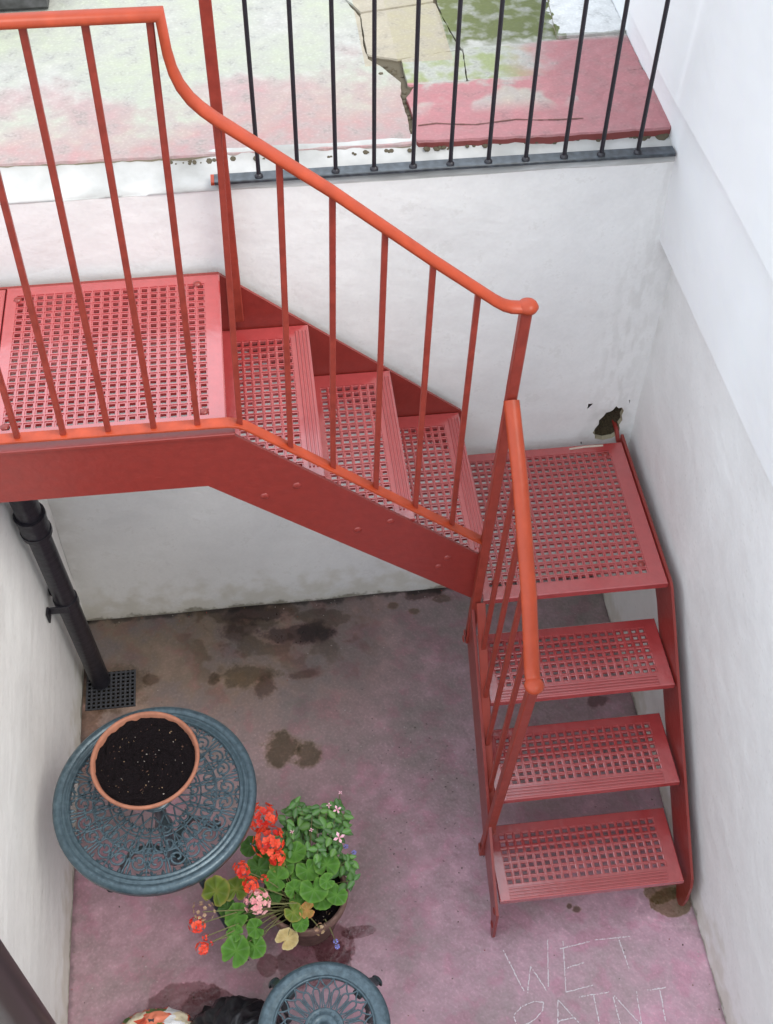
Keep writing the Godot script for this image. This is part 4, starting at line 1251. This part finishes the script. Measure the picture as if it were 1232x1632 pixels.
func build_stool() -> void:
	var c := Vector3(0.811, 0.0, 1.790)
	var t := thing("garden_stool", "round blue-green cast metal seat with sunburst pattern at the bottom of the view", "stool", c)
	var st := new_st()
	var R := 0.188
	lathe(st, [Vector2(R - 0.050, 0.442), Vector2(R - 0.049, 0.450), Vector2(R - 0.045, 0.452), Vector2(R - 0.042, 0.447), Vector2(R - 0.038, 0.447), Vector2(R - 0.030, 0.450), Vector2(R - 0.015, 0.451), Vector2(R - 0.005, 0.449), Vector2(R, 0.442), Vector2(R, 0.425), Vector2(R - 0.006, 0.425), Vector2(R - 0.008, 0.440), Vector2(R - 0.050, 0.438), Vector2(R - 0.050, 0.442)], Vector3.ZERO, 64)
	var seat := part("seat_rim", st, mats.cast, t)
	st = new_st()
	var n := 22
	var y := 0.445
	for k in n:
		var a := TAU * k / n
		var hw := PI / n * 0.80
		# long rounded petals
		var pts := PackedVector2Array([Vector2(0.055, 0.0), Vector2(0.075, 0.075 * hw * 0.75), Vector2(0.095, 0.095 * hw * 0.85), Vector2(0.106, 0.106 * hw * 0.75), Vector2(0.112, 0.005), Vector2(0.113, 0.0), Vector2(0.112, -0.005), Vector2(0.106, -0.106 * hw * 0.75), Vector2(0.095, -0.095 * hw * 0.85), Vector2(0.075, -0.075 * hw * 0.75), Vector2(0.055, 0.0)])
		ribbon(st, rotated(pts, a), y, 0.0042, 0.006)
		# zigzag ring outside them
		var a2 := a + PI / n
		ribbon(st, PackedVector2Array([Vector2.from_angle(a) * 0.114, Vector2.from_angle(a + 0.6 * PI / n) * 0.124, Vector2.from_angle(a2) * 0.141]), y, 0.0045, 0.006)
		ribbon(st, PackedVector2Array([Vector2.from_angle(a) * 0.114, Vector2.from_angle(a - 0.6 * PI / n) * 0.124, Vector2.from_angle(a - PI / n) * 0.141]), y, 0.0045, 0.006)
		ribbon(st, PackedVector2Array([Vector2.from_angle(a2) * 0.06, Vector2.from_angle(a2) * 0.102]), y - 0.001, 0.003, 0.005)
	part("sunburst", st, mats.cast, seat)
	st = new_st()
	lathe(st, [Vector2(0, 0.452), Vector2(0.012, 0.452), Vector2(0.015, 0.448), Vector2(0.030, 0.447), Vector2(0.034, 0.451), Vector2(0.038, 0.447), Vector2(0.050, 0.447), Vector2(0.055, 0.450), Vector2(0.058, 0.444), Vector2(0.056, 0.438), Vector2(0, 0.438)], Vector3.ZERO, 40)
	var med := part("medallion", st, mats.cast, seat)
	for k in 18:
		var a := TAU * k / 18
		st = new_st()
		dome(st, Vector3(cos(a) * 0.044, 0.447, sin(a) * 0.044), 0.0032, 0.003, Vector3.UP, 6)
		part("bead", st, mats.cast, med)
	for k in 4:
		var a := -0.69 + TAU * k / 4
		var u := Vector3(cos(a), 0, sin(a))
		st = new_st()
		sweep(st, [u * 0.13 + Vector3(0, 0.436, 0), u * 0.185 + Vector3(0, 0.42, 0), u * 0.207 + Vector3(0, 0.385, 0), u * 0.20 + Vector3(0, 0.33, 0), u * 0.175 + Vector3(0, 0.22, 0), u * 0.175 + Vector3(0, 0.10, 0), u * 0.205 + Vector3(0, 0.01, 0)], rect_sec(0.030, 0.018, 0.005), Vector3(0, 1, 0.01), 0.8)
		var lg := part("leg", st, mats.cast_dark, t)
		st = new_st()
		dome(st, u * 0.214 + Vector3(0, 0.372, 0), 0.020, 0.012, u, 12)
		part("scroll_knee", st, mats.cast_dark, lg)
	st = new_st()
	lathe(st, [Vector2(0.168, 0.420), Vector2(0.180, 0.424), Vector2(0.183, 0.395), Vector2(0.178, 0.385), Vector2(0.172, 0.390), Vector2(0.168, 0.420)], Vector3.ZERO, 48, true, 0.012, 24)
	part("apron", st, mats.cast_dark, t)

func lump(st: SurfaceTool, c: Vector3, rx: float, ry: float, rz: float, seed_: int, amp: float, fr: float, color_of = null) -> void:
	var nn := noise_of(seed_, fr, 4)
	var nu := 56
	var nv := 28
	smooth(st)
	var P := func(i: int, j: int) -> Vector3:
		var a := TAU * (i % nu) / nu
		var b := PI * j / nv
		var d := Vector3(cos(a) * sin(b), cos(b), sin(a) * sin(b))
		var k := 1.0 + amp * (1.0 - 2.6 * absf(nn.get_noise_3d(d.x, d.y, d.z))) + amp * 0.5 * nn.get_noise_3d(d.x * 2.7, d.y * 2.7, d.z * 2.7)
		var p := Vector3(d.x * rx, d.y * ry, d.z * rz) * k
		p.y = maxf(p.y, -ry * 0.95)
		return c + p
	for j in nv:
		for i in nu:
			var q := [P.call(i, j), P.call(i + 1, j), P.call(i + 1, j + 1), P.call(i, j + 1)]
			if color_of != null: st.set_color(color_of.call((q[0] + q[2]) * 0.5))
			if j == 0: tri(st, q[0], q[2], q[3])
			elif j == nv - 1: tri(st, q[0], q[1], q[2])
			else: quad(st, q[0], q[1], q[2], q[3])

func build_bags() -> void:
	var st := new_st()
	lump(st, Vector3(0.535, 0.09, 1.715), 0.15, 0.10, 0.14, 201, 0.16, 2.6)
	tag(part("plastic_bag", st, mats.bag), "crumpled black plastic bag on the floor beside the round stool", "bag")
	st = new_st()
	var n1 := noise_of(205, 8.0, 2)
	var n2 := noise_of(206, 13.0, 2)
	lump(st, Vector3(0.290, 0.075, 1.655), 0.125, 0.09, 0.085, 203, 0.10, 2.2, func(p: Vector3) -> Color:
		var a := n1.get_noise_3d(p.x, p.y, p.z)
		var b := n2.get_noise_3d(p.x + 4.0, p.y, p.z)
		if p.x > 0.325 and b > 0.0: return Color(0.62, 0.63, 0.64)
		if a > 0.22: return Color(0.62, 0.55, 0.40)
		if a > 0.02: return Color(0.55, 0.085, 0.045)
		if b > 0.15: return Color(0.10, 0.18, 0.05)
		if b < -0.2: return Color(0.06, 0.06, 0.07)
		return Color(0.66, 0.20, 0.12))
	tag(part("compost_bag", st, mats.print), "half empty red and green printed plastic sack left of the black bag", "bag")

func build_debris() -> void:
	var st := new_st()
	var cols := [Color(0.05, 0.035, 0.025), Color(0.12, 0.08, 0.04), Color(0.45, 0.42, 0.40), Color(0.20, 0.15, 0.06), Color(0.30, 0.06, 0.05)]
	for k in 230:
		var x := rng.randf_range(0.02, 2.06)
		var z := rng.randf_range(0.01, 2.3)
		if k % 3 == 0: z = 0.004 + absf(rng.randfn(0.0, 0.03))
		elif k % 3 == 1:
			x = 2.072 - absf(rng.randfn(0.0, 0.025)) if k % 2 == 0 else 0.008 + absf(rng.randfn(0.0, 0.025))
		var s := rng.randf_range(0.0012, 0.0042)
		st.set_color(cols[rng.randi() % 5].darkened(rng.randf() * 0.4))
		var d := Vector2.from_angle(rng.randf() * TAU) * s
		var e := d.orthogonal() * rng.randf_range(0.3, 0.8)
		var p := Vector3(x, 0.001, z)
		var t := p + Vector3(rng.randf_range(-0.3, 0.3) * s, s * 0.8, 0)
		var b := [p + Vector3(d.x, 0, d.y), p + Vector3(e.x, 0, e.y), p - Vector3(d.x, 0, d.y), p - Vector3(e.x, 0, e.y)]
		flat(st)
		for i in 4: tri(st, b[i], b[(i + 1) % 4], t)
	var o := part("floor_grit", st, mats.fleck)
	kind(tag(o, "small bits of grit and leaf litter scattered over the yard floor", "grit"), "stuff")

func build_chalk() -> void:
	var w := thing("chalk_writing", "words WET PAINT scratched in white chalk on the floor below the stairs", "writing", Vector3.ZERO)
	var letters := [
		[[1.415, 1.478, 1.459, 1.62], [1.469, 1.631, 1.496, 1.544, 1.532, 1.626], [1.541, 1.615, 1.57, 1.464]],
		[[1.619, 1.475, 1.594, 1.639], [1.604, 1.5, 1.708, 1.487], [1.605, 1.565, 1.673, 1.553], [1.594, 1.639, 1.686, 1.627]],
		[[1.725, 1.484, 1.849, 1.486], [1.804, 1.485, 1.816, 1.589]],
		[[1.411, 1.69, 1.418, 1.728, 1.424, 1.775], [1.411, 1.69, 1.445, 1.666, 1.486, 1.655, 1.515, 1.662, 1.507, 1.687, 1.475, 1.712, 1.444, 1.722]],
		[[1.563, 1.659, 1.538, 1.77], [1.563, 1.659, 1.636, 1.77], [1.551, 1.725, 1.601, 1.719]],
		[[1.632, 1.659, 1.733, 1.655], [1.68, 1.655, 1.678, 1.77]],
		[[1.741, 1.667, 1.746, 1.775], [1.746, 1.668, 1.812, 1.77, 1.822, 1.658]],
		[[1.857, 1.664, 1.923, 1.662], [1.898, 1.662, 1.89, 1.765]]]
	var nn := noise_of(77, 60.0, 3)
	for l in letters:
		var st := new_st()
		flat(st)
		for s in l:
			for pass_ in 2:
				for i in s.size() / 2 - 1:
					var a := Vector2(s[2 * i], s[2 * i + 1]); var b := Vector2(s[2 * i + 2], s[2 * i + 3])
					var n := maxi(2, int(a.distance_to(b) / 0.004))
					var o := (b - a).orthogonal().normalized()
					for k in n:
						var t0 := float(k) / n; var t1 := float(k + 1) / n
						var p := a.lerp(b, t0); var q := a.lerp(b, t1)
						var g := nn.get_noise_2d(p.x * 3 + pass_ * 7.0, p.y * 3)
						if g > (0.26 if pass_ == 0 else -0.12): continue
						var sh := o * (0.0014 * nn.get_noise_2d(p.x, p.y) + 0.0012 * pass_)
						var sh2 := o * (0.0014 * nn.get_noise_2d(q.x, q.y) + 0.0012 * pass_)
						var wd := 0.0011 + 0.0007 * nn.get_noise_2d(p.x * 2, p.y * 2 + 9)
						quad(st, Vector3(p.x + sh.x - o.x * wd, 0.0022 + 0.0006 * pass_, p.y + sh.y - o.y * wd), Vector3(q.x + sh2.x - o.x * wd, 0.0022 + 0.0006 * pass_, q.y + sh2.y - o.y * wd), Vector3(q.x + sh2.x + o.x * wd, 0.0022 + 0.0006 * pass_, q.y + sh2.y + o.y * wd), Vector3(p.x + sh.x + o.x * wd, 0.0022 + 0.0006 * pass_, p.y + sh.y + o.y * wd))
		part("letter", st, mats.chalk, w)

func _ready() -> void:
	rng.seed = 4711
	# ---- camera
	var cam := Camera3D.new()
	cam.name = "camera"
	add_child(cam)
	cam.position = Vector3(0.8321, 3.9786, 2.829)
	cam.rotation_order = EULER_ORDER_YXZ
	cam.rotation = Vector3(deg_to_rad(-50.4795), deg_to_rad(-7.4198), deg_to_rad(0.7968))
	cam.fov = rad_to_deg(2.0 * atan(816.0 / 1913.4))
	cam.near = 0.05
	cam.far = 200.0
	# ---- sky, sun, exposure
	var env := Environment.new()
	env.background_mode = Environment.BG_SKY
	var sky := Sky.new()
	var sk := ProceduralSkyMaterial.new()
	sk.sky_top_color = Color(0.92, 0.955, 1.0)
	sk.sky_horizon_color = Color(0.74, 0.78, 0.83)
	sk.sky_curve = 0.2
	sk.ground_horizon_color = Color(0.55, 0.55, 0.53)
	sk.ground_bottom_color = Color(0.35, 0.34, 0.32)
	sk.sun_angle_max = 1.0
	sky.sky_material = sk
	env.sky = sky
	env.background_energy_multiplier = 1.0
	env.tonemap_mode = Environment.TONE_MAPPER_LINEAR
	env.tonemap_exposure = 2.45
	env.sdfgi_enabled = true
	env.ssao_enabled = true
	env.ssil_enabled = true
	var we := WorldEnvironment.new()
	we.name = "world_environment"
	we.environment = env
	add_child(we)
	var sun := DirectionalLight3D.new()
	sun.name = "sun"
	sun.light_energy = 0.42
	sun.light_color = Color(1.0, 0.985, 0.965)
	sun.light_angular_distance = 35.0
	sun.shadow_enabled = true
	add_child(sun)
	sun.rotation = Vector3(deg_to_rad(-56), deg_to_rad(55), 0)
	# ---- materials
	make_materials()
	mats.plain_plaster = noise_tex(34, 0.01, 512, false, 1.0, lin(0.71, 0.72, 0.715), lin(0.77, 0.775, 0.77))
	mats.dimmed_dirty_plaster = noise_tex(36, 0.012, 512, false, 1.0, lin(0.26, 0.26, 0.245), lin(0.56, 0.56, 0.55))  # grey dirt, and the wall top dimmed in colour against sky glare
	mats.dark_moss = std(lin(0.085, 0.07, 0.045), 0.95)
	mats.cast_dark = std(lin(0.03, 0.045, 0.052), 0.4, 0.2)
	mats.grate = std(lin(0.055, 0.057, 0.065), 0.45, 0.2)
	mats.brown = std(lin(0.035, 0.024, 0.026), 0.35)
	var pm := std(Color.WHITE, 0.3)
	pm.vertex_color_use_as_albedo = true
	mats.print = pm
	# ---- structure
	build_floor()
	build_walls()
	build_terrace()
	# ---- objects
	build_stairs()
	build_railing()
	build_table()
	build_pan()
	build_flowers()
	build_stool()
	build_pipes()
	build_grate()
	build_bags()
	build_debris()
	build_chalk()
